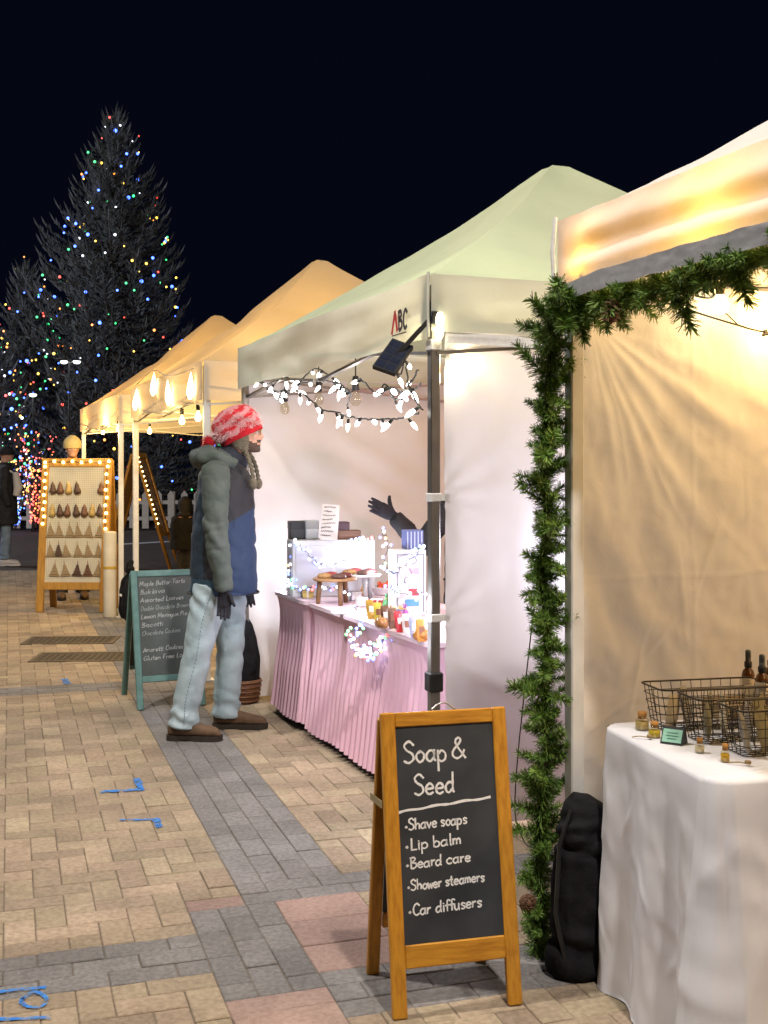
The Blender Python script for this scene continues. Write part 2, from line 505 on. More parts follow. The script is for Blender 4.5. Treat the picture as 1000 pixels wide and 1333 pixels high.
# pavement-local: x across (b), y away (a); cell 0.1 m
C = 0.1
def bw(j, i): return BO + Vector((math.cos(TP), math.sin(TP), 0))*(j*C) + Vector((-math.sin(TP), math.cos(TP), 0))*(i*C)
def zone(i, j):
    if i == -2 and j in (-2, -1): return 'R'
    if -8 <= i <= -3 and 1 <= j <= 3: return 'R3'
    if i in (-1, -2) and 0 <= j: return 'Gb'
    if i >= 0 and 0 <= j < 4: return 'Ga'
    if i in (-11, -12, -10) and -2 <= j <= 0: return 'R3'
    if i <= -3 and -2 <= j <= 0: return 'Ga'
    if i in (-7, -6, -5) and j < -2: return 'Gb'
    if i in (-9, -10, -11) and j > 0: return 'Gb'
    if i in (40, 41, 42) and j < 0: return 'Gb'
    return 'T'
rects = []; done = set()
I0, I1, J0, J1 = -26, 150, -95, 60
def inside(i, j):
    w = bw(j + .5, i + .5)
    if w.y < 2.3 or w.y > 17.6: return False
    px = 500 + 1500*w.x/w.y
    return -330 < px < 1250 and not (w - P0).dot(V) > 3.3
for i in range(I0, I1):
    for j in range(J0, J1):
        if (i, j) in done or not inside(i, j): continue
        z = zone(i, j)
        if z == 'T':
            k = (j - i) % 4
            pr = {0: (i, j+1), 1: (i, j-1), 3: (i+1, j), 2: (i-1, j)}[k]
        elif z == 'Ga': pr = (i+1, j) if (i + (j % 2)) % 2 == 0 else (i-1, j)
        elif z in ('Gb', 'R'): pr = (i, j+1) if (j + (i % 2)) % 2 == 0 else (i, j-1)
        else:                                    # three cells wide, two deep
            i0 = i - (i % 2)
            js = [q for q in (1, 2, 3)] if j > 0 else [-2, -1, 0]
            cells = [(a, b) for a in (i0, i0+1) for b in js if zone(a, b) == z and (a, b) not in done]
            ai = [a for a, b in cells]; bj = [b for a, b in cells]
            rects.append((min(ai), min(bj), max(ai)+1, max(bj)+1, 'R')); done.update(cells); continue
        col_ = {'T': 'T', 'Ga': 'G', 'Gb': 'G', 'R': 'R'}[z]
        if zone(*pr) == z and pr not in done:
            cs = [(i, j), pr]
        else: cs = [(i, j)]
        done.update(cs)
        ai = [a for a, b in cs]; bj = [b for a, b in cs]
        rects.append((min(ai), min(bj), max(ai)+1, max(bj)+1, col_))
PM = {'T': TAN, 'G': GREY, 'R': RED}
def paver_shape(mb, w, h, m=None):
    """a chamfered slab with its top at 0"""
    g_, b = .0015, .0028
    x, y = w/2 - g_, h/2 - g_
    vs = [(-x,-y,-.02),(x,-y,-.02),(x,y,-.02),(-x,y,-.02),(-x,-y,-b),(x,-y,-b),(x,y,-b),(-x,y,-b),
          (-x+b,-y+b,0),(x-b,-y+b,0),(x-b,y-b,0),(-x+b,y-b,0)]
    if m: vs = [m @ Vector(v) for v in vs]
    fs = [(8,9,10,11)]
    for q in (0, 4):
        for k in range(4):
            fs.append((q+k, q+(k+1) % 4, q+4+(k+1) % 4, q+4+k))
    mb.add(vs, fs)
def rect_px(r):
    w = bw((r[1]+r[3])/2, (r[0]+r[2])/2)
    return 500 + 1500*w.x/w.y, 615 + 2250/w.y, w.y
vis = []; rest = []
for r in rects:
    px, py, y = rect_px(r)
    hidden = px > 770 or (px > 690 and py < 1200) or (px > 560 and py < 1100)
    (vis if (-20 < px < 1010 and py < 1350 and not hidden) else rest).append((y, r))
vis.sort(key=lambda t: t[0])
near = [r for y, r in vis[:295]]; rest = [r for y, r in rest] + [r for y, r in vis[295:]]
jm = MB(); q_ = [(j, i) for j, i in ((J0, -17), (50, -17), (50, 30), (-12, 108), (J0, 108))]
jm.add([(a*C, b*C, -.0055) for a, b in ((-38, -16), (14, -16), (30, 30), (10, 139), (-86, 108))], [(0, 1, 2, 3, 4)]); jm.build('joint_sand', JOINT, pav)
pcache = {}
def tilt(): return (random.uniform(-.008, .008), random.uniform(-.008, .008), random.uniform(-.006, .006))
for r in near:
    w, h = (r[3]-r[1])*C, (r[2]-r[0])*C
    key = (round(w, 3), round(h, 3), r[4])
    if key not in pcache:
        m_ = MB(); paver_shape(m_, w, h); pcache[key] = m_.mesh('paver', PM[r[4]])
    put('paver', pcache[key], pav, ((r[1]+r[3])/2*C, (r[0]+r[2])/2*C, random.uniform(-.003, .001)), tilt())
far = MB()
from mathutils import Euler
for r in rest:
    far.m = 'TGR'.index(r[4])
    mx = Matrix.Translation(((r[1]+r[3])/2*C, (r[0]+r[2])/2*C, random.uniform(-.003, .001))) @ Euler(tilt()).to_matrix().to_4x4()
    paver_shape(far, (r[3]-r[1])*C, (r[2]-r[0])*C, mx)
far.build('paver', [TAN, GREY, RED], pav, kind='stuff')
# blue survey paint on the pavers, flat
def pv(px, py):
    w = gnd(px, py, .004); d = w - BO
    return (d.x*math.cos(TP) + d.y*math.sin(TP), -d.x*math.sin(TP) + d.y*math.cos(TP))
def spray(lines):
    mb = MB()
    for pts, w in lines:
        q = [pv(*p) for p in pts]
        q = [(a.x, a.y) for a in smoothpts([(x, y, 0) for x, y in q], 6)] if len(q) > 2 else [(q[0][0] + (q[1][0]-q[0][0])*k/8, q[0][1] + (q[1][1]-q[0][1])*k/8) for k in range(9)]
        ribbon(mb, q, w, lambda s, t: (s, t, .0045 + .0008*len(mb.f) / 4000))
    return mb
spray([([(136, 1030), (160, 1029), (188, 1027)], .04), ([(178, 1014), (184, 1027)], .032)]).build('spray_mark', BLUE_SPRAY, pav)
spray([([(158, 1067), (180, 1067), (200, 1066)], .02), ([(203, 1066), (208, 1077)], .032)]).build('spray_mark', BLUE_SPRAY, pav)
spray([([(-10, 1292), (25, 1288), (60, 1285)], .018),
       ([(30, 1300), (45, 1291), (60, 1299), (55, 1309), (40, 1311), (28, 1305), (30, 1298)], .014)]).build('spray_mark', BLUE_SPRAY, pav)
spray([([(-40, 1327), (20, 1326), (66, 1324)], .02)]).build('spray_mark', BLUE_SPRAY, pav)
spray([([(84, 884), (88, 890)], .05)]).build('spray_mark', BLUE_SPRAY, pav)
# thin white line on the ground behind
road = MB(); a, b = gnd(100, 712), gnd(262, 703)
road.add([a, a + Vector((0, .5, 0)), b + Vector((0, .5, 0)), b], [(3, 2, 1, 0)])
o = road.build('white_ground_line', ROAD_WHITE, kind='structure'); o.location.z = -.006

# utility covers
IRON = mat('dirty_iron', (.05, .037, .025), .7, (.085, .062, .04), 30, 6, .4, 80, metal=.1)
IRON2 = mat('worn_steel_rim', (.12, .09, .06), .6, (.09, .07, .05), 20, metal=.2)
for k, (x0, x1, y0, y1, lab) in enumerate(((26, 132, 839, 824, 'rusty rectangular utility cover in the paving, the one farther back'),
                                          (36, 151, 862, 844, 'rusty rectangular utility cover in the paving, the one nearer the camera'))):
    a = gnd(x0, y0); w = 0.80; h = .46 if k else .45
    t = thing('utility_cover', lab, 'manhole cover', (a.x, a.y, 0), R(4), 'utility covers in the paving')
    f = MB()
    for lo, hi in (((0,0,-.01),(w,.035,.006)),((0,h-.035,-.01),(w,h,.006)),((0,.035,-.01),(.035,h-.035,.006)),((w-.035,.035,-.01),(w,h-.035,.006))): f.box(lo, hi)
    f.build('rim', IRON2, t)
    p = MB(); p.box((.037,.037,-.01),(w-.037,h-.037,.003)); 
    for q in range(14):
        for s in range(6):
            p.box((.06+q*.05,.06+s*.06,.003),(.085+q*.05,.085+s*.06,.006))
    p.build('cover_plate', IRON, t)

# ================================================================== tents
def roof_fn(zt, zp, cx, cy, sag, seed, cap=.03):
    def fn(a, b):
        x = a*SZ; y = b*SZ
        dx = (x - SZ/2)/(SZ/2); dy = (y - SZ/2)/(SZ/2)
        r = max(abs(dx), abs(dy)); t = 1 - r
        o = min(abs(dx), abs(dy))/max(r, 1e-4)
        f = .80*t + .20*t*t
        if t > 1 - cap: f = min(f, .965 + .0)
        z = zt + (zp - zt)*f - sag*(1 - o*o)*math.sin(PI*min(1, t*1.02))**.8
        z += .012*nz(x*2.2 + seed, y*2.2, 1.3)*min(1, 6*t) + .005*nz(x*7, y*7 + seed, 4.)*min(1, 6*t)
        z += .010*math.sin(y*26 + 3*nz(x*2, y*2, seed))*max(0, 1 - t*3.5)*min(1, 10*t)*.5
        return (x + (cx - SZ/2)*t, y + (cy - SZ/2)*t, z)
    return fn

def roof(mb, fn, n=60, m=44):
    """four gores meeting on clean hip lines"""
    cs = [(0, 0), (1, 0), (1, 1), (0, 1)]
    for k in range(4):
        p, q = Vector(cs[k]), Vector(cs[(k+1) % 4])
        def g(a, t):
            e = p.lerp(q, a)
            t = t*.985
            w = e.lerp(Vector((.5, .5)), t)
            return fn(min(1, max(0, w.x)), min(1, max(0, w.y)))
        mb.grid(n, m, g)
    z = fn(.5, .5)
    mb.lathe([(.05, z[2]-.035), (.045, z[2]-.012), (.025, z[2]-.002), (.001, z[2])], 14, c=(z[0], z[1], 0))

def valance(mb, p, q, zt, zb, seed, amp=.012, hem=0.0, n=60, sag=0.0, out=0.0):
    """hanging strip from p to q (2-D local), waving; out = unit offset direction"""
    p = Vector(p); q = Vector(q); d = (q - p).normalized(); nrm = Vector((d.y, -d.x))
    def fn(a, b):
        e = min(a, 1-a)*8; e = min(1, e)
        w = amp*b*e*(math.sin(a*19 + seed) + .7*math.sin(a*43 + 2*seed) + 1.2*nz(a*9, b*2, seed)) + .01*e*nz(a*5, b*3 , seed+9)
        w += out*b + .011*e*nz(a*3.5, b*4.5, seed+3) + .006*e*math.sin(b*8 + 3*nz(a*4, 1, seed))
        pt = p + (q - p)*a + nrm*(.012 + w)
        z = zt + (zb - zt)*b - sag*b*math.sin(PI*a) - .006*e*b*math.sin(a*15+seed)
        return (pt.x, pt.y, z)
    mb.grid(n, 8, fn)

def leg(parent, x, y, h, m, w=.04, foot=True, name='leg'):
    mb = MB()
    mb.bevbox((x-w/2, y-w/2, .01), (x+w/2, y+w/2, h), .004)
    if foot: mb.box((x-.05, y-.05, 0), (x+.05, y+.05, .01))
    return mb.build(name, m, parent)

def truss(parent, m, z0=2.12, z1=1.99, sides='fblr'):
    h = SZ/2
    for s in sides:
        mb = MB()
        for k in (0, 1):
            a0, a1 = k*h, (k+1)*h
            for zz0, zz1, off in ((z0, z1, .016), (z1, z0, -.016)):
                pt = {'f': lambda a, z, o: (.03+o, a, z), 'b': lambda a, z, o: (SZ-.03+o, a, z),
                      'l': lambda a, z, o: (a, .03+o, z), 'r': lambda a, z, o: (a, SZ-.03+o, z)}[s]
                e0 = .03 if k == 0 else 0; e1 = .03 if k == 1 else 0
                mb.bar(pt(a0+e0, zz0, off), pt(a1-e1, zz1, off), .026, .014)
        mb.build('truss_bar', m, parent)

def wall_grid(mb, p, q, z0, z1, nu, nv, disp, pw=1.0):
    """cloth wall from p to q (2-D), displaced along its left normal"""
    p = Vector(p); q = Vector(q); d = (q-p).normalized(); nrm = Vector((-d.y, d.x)); L_ = (q-p).length
    def fn(a, b):
        a = a**pw
        w = disp(a*L_, z0 + (z1-z0)*b)
        pt = p + (q-p)*a + nrm*w
        return (pt.x, pt.y, z0 + (z1-z0)*b)
    mb.grid(nu, nv, fn)

TG = 'market tents standing in a row'
# ---- second tent, sage canopy
t2 = thing('market_tent', 'sage green topped market tent above the pink table with small printed letters on its valance', 'tent', P0, TH, TG)
m_ = MB(); roof(m_, roof_fn(2.305, 3.30, SZ/2-.05, SZ/2, .05, 3.1)); m_.build('canopy', GREEN_FAB, t2, True)
for s, (p, q) in enumerate((((0, SZ), (0, 0)), ((0, 0), (SZ, 0)), ((SZ, 0), (SZ, SZ)), ((SZ, SZ), (0, SZ)))):
    m_ = MB(); valance(m_, p, q, 2.31, 2.045 if s == 0 else 2.075, 2.3+s, .010, n=90, sag=.0)
    v_ = m_.build('valance', PALE_FAB, t2, True)
    hm = MB(); valance(hm, p, q, 2.07 if s == 0 else 2.10, 2.045 if s == 0 else 2.075, 2.3+s, .010, n=4)
    if s == 0: front_val = v_
# corner seam of the valance
m_ = MB(); m_.tube([(-.014, -.014, 2.315), (-.018, -.018, 2.2), (-.016, -.016, 2.05)], .006, 6); m_.build('corner_seam', mat('seam_cloth', (.55, .56, .48), .9), t2)
# printed letters on the front valance
LET_RED = mat('red_print', (.55, .02, .02), .7); LET_DARK = mat('dark_print', (.04, .025, .03), .7)
def on_val(y0, z0, kx):
    return lambda s, t: Vector((-.027 - .004, y0 - s, z0 + t))
f_ = on_val(.335, 2.105, 1)
lm = MB()
for st in ([[(0, 0), (.033, .085)], [(.033, .085), (.06, 0)]]):
    ribbon(lm, [(st[0][0] + (st[1][0]-st[0][0])*k/4, st[0][1] + (st[1][1]-st[0][1])*k/4) for k in range(5)], .021, f_, 0)
lm.build('printed_letter', LET_RED, front_val)
for ch, xo in (('B', .072), ('C', .125)):
    lm = MB()
    for st in strokes(ch, xo, .004, .041, 0): ribbon(lm, st, .017, f_, 0)
    lm.build('printed_letter', LET_DARK, front_val)
lm = MB()
lm.add([f_(.0, -.016), f_(.16, -.016), f_(.16, -.011), f_(0, -.011)], [(0, 1, 2, 3)]); lm.build('printed_line', LET_DARK, front_val)
for x, y in ((0, 0), (0, SZ), (SZ, 0), (SZ, SZ)):
    l_ = leg(t2, x+.03, y+(.03 if y == 0 else -.03), 2.27, DARK_METAL, .042)
    if y == 0 and x == 0:
        for z, h in ((1.38, .035), (.885, .035)):
            s_ = MB(); s_.bevbox((x+.005, y+.004, z), (x+.055, y+.058, z+h), .004); s_.box((x+.055, y+.02, z+.004), (x+.10, y+.024, z+h-.004)); s_.build('strap', STRAP_WHITE, l_)
        s_ = MB(); s_.bevbox((x+.0, y+.0, .60), (x+.062, y+.062, .68), .006); s_.build('collar', BLACK_PLASTIC, l_)
        s_ = MB(); s_.bevbox((x+.004, y+.004, 2.0), (x+.056, y+.056, 2.045), .004); s_.build('strap', STRAP_WHITE, l_)
        s_ = MB(); s_.bevbox((x-.004, y-.004, 2.10), (x+.064, y+.064, 2.2), .006); s_.build('bracket', BLACK_PLASTIC, l_)
truss(t2, DARK_METAL)
# near side wall (outer face to the camera), far side wall, back wall
def wallA(x, z):
    w = .02*nz(x*2.5, z*.9, 2.2) + .010*nz(x*7, z*2, 5) + .006*math.sin(x*30 + 4*nz(x*3, z*1.3, 1))*math.exp(-x*5)
    # pulls around the corner and the straps
    for zc, a in ((2.05, .012), (1.4, .008), (.9, .008)):
        rr = math.hypot(x, z-zc); ph = math.atan2(z-zc, x+.02)
        w += a*math.sin(ph*11)*math.exp(-rr*5)
    w += .012*math.exp(-((z - .75 + x*.55)/.03)**2)*max(0, 1-x)
    return w
m_ = MB(); wall_grid(m_, (.075, .012), (SZ, .012), .03, 2.12, 130, 110, wallA); m_.build('side_wall', WALL2_FAB, t2, True)
m_ = MB(); valance(m_, (.075, 0.004), (SZ, 0.004), 2.075, 2.03, 6.1, .001, n=40); m_.build('wall_header', STRAP_WHITE, t2, True)
def wallB(x, z):
    ph = math.atan2(2.2 - z, x - 2.0); rr = math.hypot(x-2.0, z-2.2)
    w = .03*nz(x*1.6, z*1.2, 7) + .012*nz(x*4, z*3, 2)
    d = (x*.55 + z*.83)
    w += .022*math.sin(d*9 + 2*nz(x, z, 3))*(.4 + .6*nz(x*.8, z*.8, 11)) + .008*math.sin(d*23 + 3*nz(x*2, z*2, 1))
    w += .018*nz(ph*9, rr*.6, 4)
    return w
m_ = MB(); wall_grid(m_, (.05, SZ-.012), (SZ, SZ-.012), .03, 2.12, 130, 110, wallB); m_.build('side_wall', WALL2_FAB, t2, True)
m_ = MB(); wall_grid(m_, (SZ-.005, .03), (SZ-.005, SZ-.03), .03, 2.12, 40, 30, lambda x, z: .03*nz(x*2, z, 9)); m_.build('back_wall', WALL_FAB, t2, True)

# ---- nearest tent, right edge
T1 = Vector((.543, 3.54, 0)) - U*SZ
t1 = thing('market_tent', 'white market tent nearest the camera with green garland wrapped on its front leg', 'tent', T1, TH, TG)
def roof1(a, b):
    x, y, z = roof_fn(2.268, 3.25, SZ/2, SZ/2, .06, 8.2)(a, b)
    z += .006*math.sin((y*3 + x*7)*3 + 3*nz(x, y, 2))*max(0, 1-x*1.2)*min(1, x*8)
    return (x, y, z)
m_ = MB(); roof(m_, roof1, 90, 60); m_.build('canopy', WHITE_FAB, t1, True)
for s, (p, q) in enumerate((((0, SZ), (0, 0)), ((0, 0), (SZ, 0)), ((SZ, 0), (SZ, SZ)), ((SZ, SZ), (0, SZ)))):
    if s == 0:
        def v1(a, b):
            yy = SZ*(1-a); e = min(1, a*14)
            fold = .012*math.exp(-((b - .30 - .25*a)/.18)**2) + .010*math.exp(-((b-.78-.1*a)/.12)**2) - .010*math.exp(-((b-.55-.2*a)/.12)**2)
            w = e*(fold + .006*nz(a*14, b*3, 3.3) + .002*math.sin(a*90 + b*5)) + .03*b*e
            return (-.012 - w, yy, 2.27 + (2.06-2.27)*b + .006*e*math.sin(a*9)*b)
        m_ = MB(); m_.grid(140, 24, v1); val1 = m_.build('valance', GOLD_FAB, t1, True)
        def hem1(a, b):
            x, y, z = v1(.01+a*.985, 1); e = min(1, a*14)
            return (x - .004 + .004*b - .0015*nz(a*60, b*4, 1), y, z + .006 - .046*b - .006*b*e + .004*nz(a*40, b, 2))
        m_ = MB(); m_.grid(120, 6, hem1); m_.build('hem', mat('grey_white_hem_cloth', (.46, .46, .48), .8, (.40, .40, .42), 20, bump=.3), val1, True)
    else:
        m_ = MB(); valance(m_, p, q, 2.272, 2.06, 4.3+s, .010, n=60); m_.build('valance', WHITE_FAB, t1, True)
m_ = MB(); m_.tube([(-.012, SZ+.012, 2.285), (-.02, SZ+.016, 2.18), (-.014, SZ+.012, 2.06)], .007, 6); m_.build('corner_seam', STRAP_WHITE, t1)
for x, y in ((0, 0), (0, SZ), (SZ, 0), (SZ, SZ)):
    leg(t1, x+.03, y+(.03 if y == 0 else -.03), 2.24, WHITE_METAL, .045)
truss(t1, WHITE_METAL, 2.10, 1.98, 'blf')
def wall1(x, z):
    cx, cz = .03, 1.98
    dx, dz = x - cx, cz - z
    rr = math.hypot(dx, dz); ph = math.atan2(dz, dx)          # 0 = along the top, pi/2 = straight down
    fan = 0.0
    for p0, a, k in ((.34, .008, .08), (.56, .012, .07), (.80, .013, .075), (1.00, .008, .05), (1.17, .008, .055), (1.36, .004, .04)):
        pp = p0 + .05*nz(rr*1.5, p0*7, 2)
        fan += a*math.exp(-((ph-pp)/k)**2)*min(1, rr*2.2)*math.exp(-max(0, rr-.75)*1.1)*(.75 + .5*nz(rr*3, p0*9, 1))
    w = -fan + .018*nz(x*1.7, z*1.3, 3) + .006*nz(x*6, z*4, 8)
    w += .0045*nz((x*.7+z)*9, (x-z)*3.5, 6) + .0025*nz(x*24, z*18, 4)
    for p0, a, k in ((.42, .004, .018), (.62, .005, .022), (.71, .004, .016), (.90, .005, .02), (1.07, .004, .016), (1.27, .004, .018)):
        pp = p0 + .07*nz(rr*2.2, p0*11, 5)
        w -= a*math.exp(-abs((ph-pp)/k)**1.4)*min(1, rr*3)*math.exp(-max(0, rr-.55)*1.6)*max(0, .4 + 1.4*nz(rr*4, p0*13, 7))
    for q in range(9):                            # short sharp creases where the cloth was folded in its bag
        qx, qz, qa = .12 + .085*q, .75 + .95*((q*53) % 17)/17, .5 + 1.3*((q*29) % 11)/11
        u_ = (x-qx)*math.cos(qa) + (z-qz)*math.sin(qa); v_ = -(x-qx)*math.sin(qa) + (z-qz)*math.cos(qa) + .12*u_*u_
        w -= .004*math.exp(-abs(v_/.007)**1.3 - (u_/.13)**2)
    w -= .0025*math.exp(-abs((z-1.17-.015*nz(x*5, 1, 1))/.006)) + .002*math.exp(-abs((z-.62)/.006)) + .0025*math.exp(-abs((x-.42-.01*nz(z*5, 1, 3))/.006))
    # loose crinkles near the bottom by the leg
    w += .012*math.sin(18*(z*.9 + x*1.4) + 3*nz(x*5, z*4, 2))*math.exp(-((z-.95)/.45)**2)*math.exp(-x*3.5)
    w -= .010*math.exp(-((x-.80-.03*math.sin(z*3))/.012)**2) 
    return w
m_ = MB(); wall_grid(m_, (.06, SZ-.015), (SZ, SZ-.015), .03, 2.10, 250, 240, wall1, 1.7); w1 = m_.build('side_wall', WALL_FAB, t1, True)
m_ = MB(); m_.grid(3, 60, lambda a, b: (.79 + .03*a, SZ-.022 - wall1(.8, .1+1.95*b)*-1 - .004*math.sin(PI*a), .1+1.95*b)); m_.build('wall_seam', WALL_FAB, w1, True)
m_ = MB(); wall_grid(m_, (SZ-.005, .03), (SZ-.005, SZ-.03), .03, 2.12, 40, 30, lambda x, z: .03*nz(x*2, z, 9)); m_.build('back_wall', WALL_FAB, t1, True)

# ---- third and fourth tents, beige in the warm light
t3 = thing('market_tent', 'beige market tent next to the sage topped one with flame-like glows along its valance', 'tent', row(3.87, -.05), TH, TG)
def roof3(a, b):
    x, y, z = roof_fn(2.30, 3.42, SZ/2-.12, SZ/2+.05, .05, 5.7)(a, b)
    r = max(abs(a-.5), abs(b-.5))*2
    return (x, y, z - .035*math.exp(-((r-.42)/.06)**2))
m_ = MB(); roof(m_, roof3); m_.build('canopy', BEIGE_FAB, t3, True)
VAL3 = fabric('cream_valance_cloth', (.68, .64, .55), (.80, .62, .36), 0.33, 0.1, 12)
for s, (p, q) in enumerate((((0, SZ), (0, 0)), ((0, 0), (SZ, 0)), ((SZ, 0), (SZ, SZ)), ((SZ, SZ), (0, SZ)))):
    m_ = MB(); valance(m_, p, q, 2.305, 2.02, 1.3+s, .009, n=50); m_.build('valance', VAL3, t3, True)
for x, y in ((0, 0), (0, SZ), (SZ, 0), (SZ, SZ)):
    leg(t3, x+.03, y+(.03 if y == 0 else -.03), 2.27, WHITE_METAL, .05)
truss(t3, WHITE_METAL)
t4 = copy_tree(t3); t4.location = row(7.75, -.05)
t4['label'] = 'beige market tent farthest down the row, next to the board of ornaments'
# string of round bulbs in each of the two
BULB_WARM = glow('warm_bulb_glow', (1.0, .66, .22), 9.0)
CABLE = mat('black_cable', (.012, .014, .012), .5, (.02, .02, .02), 20)
bulb_me = MB().lathe([(.012, .05), (.014, .03), (.03, .0), (.036, -.025), (.028, -.052), (.001, -.064)], 10).mesh('bulb', BULB_WARM, True)
bulb_me.transform(Matrix.Scale(.72, 4))
sock_me = MB().lathe([(.013, .09), (.016, .085), (.016, .045), (.012, .04)], 8).mesh('bulb_socket', BLACK_PLASTIC, True)
def globe_string(label, pts, org, group='strings of warm round bulbs in the beige tents', par_rot=TH):
    t = thing('string_light', label, 'string lights', org, par_rot, group)
    c = MB(); c.tube(smoothpts([p + Vector((0, 0, .1)) for p in pts], 5), .006, 5); c.build('cable', CABLE, t)
    for p in pts:
        b = put('bulb', bulb_me, t, p); put('socket', sock_me, b)
    return t
def tl(org, px, py, v): 
    return plane_uv(px, py, v, org)
o3 = row(3.87, -.05); o4 = row(7.75, -.05)
globe_string('string of warm round bulbs under the eave of the beige tent behind the man', [tl(o3, a, b, v) for a, b, v in ((175, 541, .15), (195, 560, .5), (237, 546, .1), (258, 541, .05))], o3)
globe_string('string of warm round bulbs clustered under the farthest beige tent', [tl(o4, a, b, v) for a, b, v in ((121, 543, .1), (126, 550, .3), (134, 561, .25), (140, 551, .1), (147, 543, .05), (154, 557, .3))], o4)
# flame shaped glows added on the third tent's valance as light through its cloth
glow_spot_me = MB().lathe([(.010, -.10), (.026, -.06), (.022, 0), (.010, .06), (.001, .10)], 8).mesh('bulb', glow('valance_spot_glow', (1, .78, .40), 12), True)
ft = thing('string_light', 'flame-shaped glows added as bulb light through the valance of the beige tent behind the man', 'string lights', o3, TH)
fp = [tl(o3, a, b, -.045) for a, b in ((177, 520), (200, 500), (219, 511), (248, 502))]
c = MB(); c.tube(smoothpts([fp[0] + Vector((0, .1, .12))] + [p + Vector((0, 0, .13 - .012*(i % 2))) for i, p in enumerate(fp)] + [fp[-1] + Vector((0, -.1, .12))], 4), .004, 5); c.build('cable', VAL3, ft)
for i, p in enumerate(fp):
    put('bulb', glow_spot_me, ft, p, (random.uniform(-.3, .3), random.uniform(-.1, .1), 0))
lamp('tent_bulb_and_spill_light', row(5.3, 1.2, 2.15), 50, (1, .66, .24), .06)
lamp('tent_bulb_and_spill_light', row(4.4, .5, 2.1), 20, (1, .67, .26), .05)
lamp('tent_bulb_and_spill_light', row(6.4, .4, 2.1), 20, (1, .67, .26), .05)
lamp('tent_bulb_and_spill_light', row(9.2, 1.2, 2.15), 60, (1, .65, .24), .06)
lamp('tent_bulb_and_spill_light', row(8.2, .35, 2.05), 30, (1, .67, .26), .05)
lamp('tent_bulb_and_spill_light', row(10.3, .2, 2.05), 26, (1, .60, .22), .05)

lamp('tent_bulb_and_spill_light', row(8.6, -.25, 1.95), 34, (1, .66, .26), .05)  # added before the eave, no bulb here; spills warm light onto the paving
lamp('tent_bulb_and_spill_light', row(4.9, -.2, 1.95), 10, (1, .68, .28), .05)  # likewise added outside the cloth for warm spill in front
# ================================================================== lights of the second tent
lamp('warm_bulb_light', row(.05, .17, 1.985), 3.6, (1, .84, .50), .02)
lamp('warm_bulb_light', row(.05, .105, 1.89), 2.6, (1, .84, .52), .02)
lamp('warm_bulb_light', row(.3, .5, 2.0), 5, (1, .80, .42), .03)
lamp('warm_bulb_light', row(.9, 1.9, 2.0), 44, (1, .44, .38), .05)
for y_ in (.5, 1.2, 1.9, 2.5):
    lamp('string_light_glow', row(y_, .10, 1.88), 2.2, (1, .93, .90), .04)
WHITE_BULB = glow('white_bulb_glow', (1, .96, .90), 7.0)
c9 = MB().lathe([(.006, .022), (.010, .016), (.0125, .0), (.0095, -.018), (.004, -.032), (.0005, -.038)], 8).mesh('bulb', WHITE_BULB, True)
c9s = MB().lathe([(.0075, .046), (.0085, .04), (.0085, .02), (.006, .018)], 7).mesh('bulb_socket', CABLE, True)
st = thing('string_light', 'tangled string of bright white pointed bulbs drooping under the sage tent', 'string lights', P0, TH)
def fpl(px, py, v): return plane_uv(px, py, v)
runs = [
 [(334, 492), (352, 500), (372, 492), (398, 498), (416, 496), (440, 500), (456, 510), (470, 492), (488, 512), (510, 505), (528, 512), (548, 500)],
 [(338, 497), (360, 510), (384, 508), (404, 520), (420, 533), (440, 537), (454, 543), (478, 545), (500, 546), (524, 544), (545, 537)],
 [(345, 505), (366, 515), (388, 500), (410, 480), (436, 495), (455, 512), (452, 528)],
 [(506, 470), (520, 488), (528, 470), (534, 505), (550, 535)],
 [(492, 512), (503, 500), (515, 520), (530, 505), (545, 480)],
]
VS = (.03, .0, .12, .02, .10)
cb = MB(); spots = []
for r_, v_ in zip(runs, VS):
    pts = smoothpts([fpl(a, b, v_ + random.uniform(-.02, .02)) for a, b in r_], 8)
    pts = [p + Vector((.012*nz(i*.5, v_*30, 1), .012*nz(i*.5, 7, 2), .014*nz(i*.45, 3, v_*50))) for i, p in enumerate(pts)]
    cb.tube(pts, .0042, 5)
    acc = 0
    for i in range(1, len(pts)):
        acc += (pts[i]-pts[i-1]).length
        if acc > (.15 if v_ in (.03, .12) else .125): spots.append(pts[i]); acc = 0
cb.build('cable', CABLE, st)
for i, p in enumerate(spots):
    tl_ = (random.uniform(-1.2, 1.2), random.uniform(-1.2, 1.2), 0)
    k = random.uniform(.72, 1.0)
    m3 = Euler(tl_).to_matrix()
    q = p - m3 @ Vector((0, 0, .046))
    b_ = put('bulb', c9, st, q, tl_, scale=(k, k, k)); put('socket', c9s, b_)
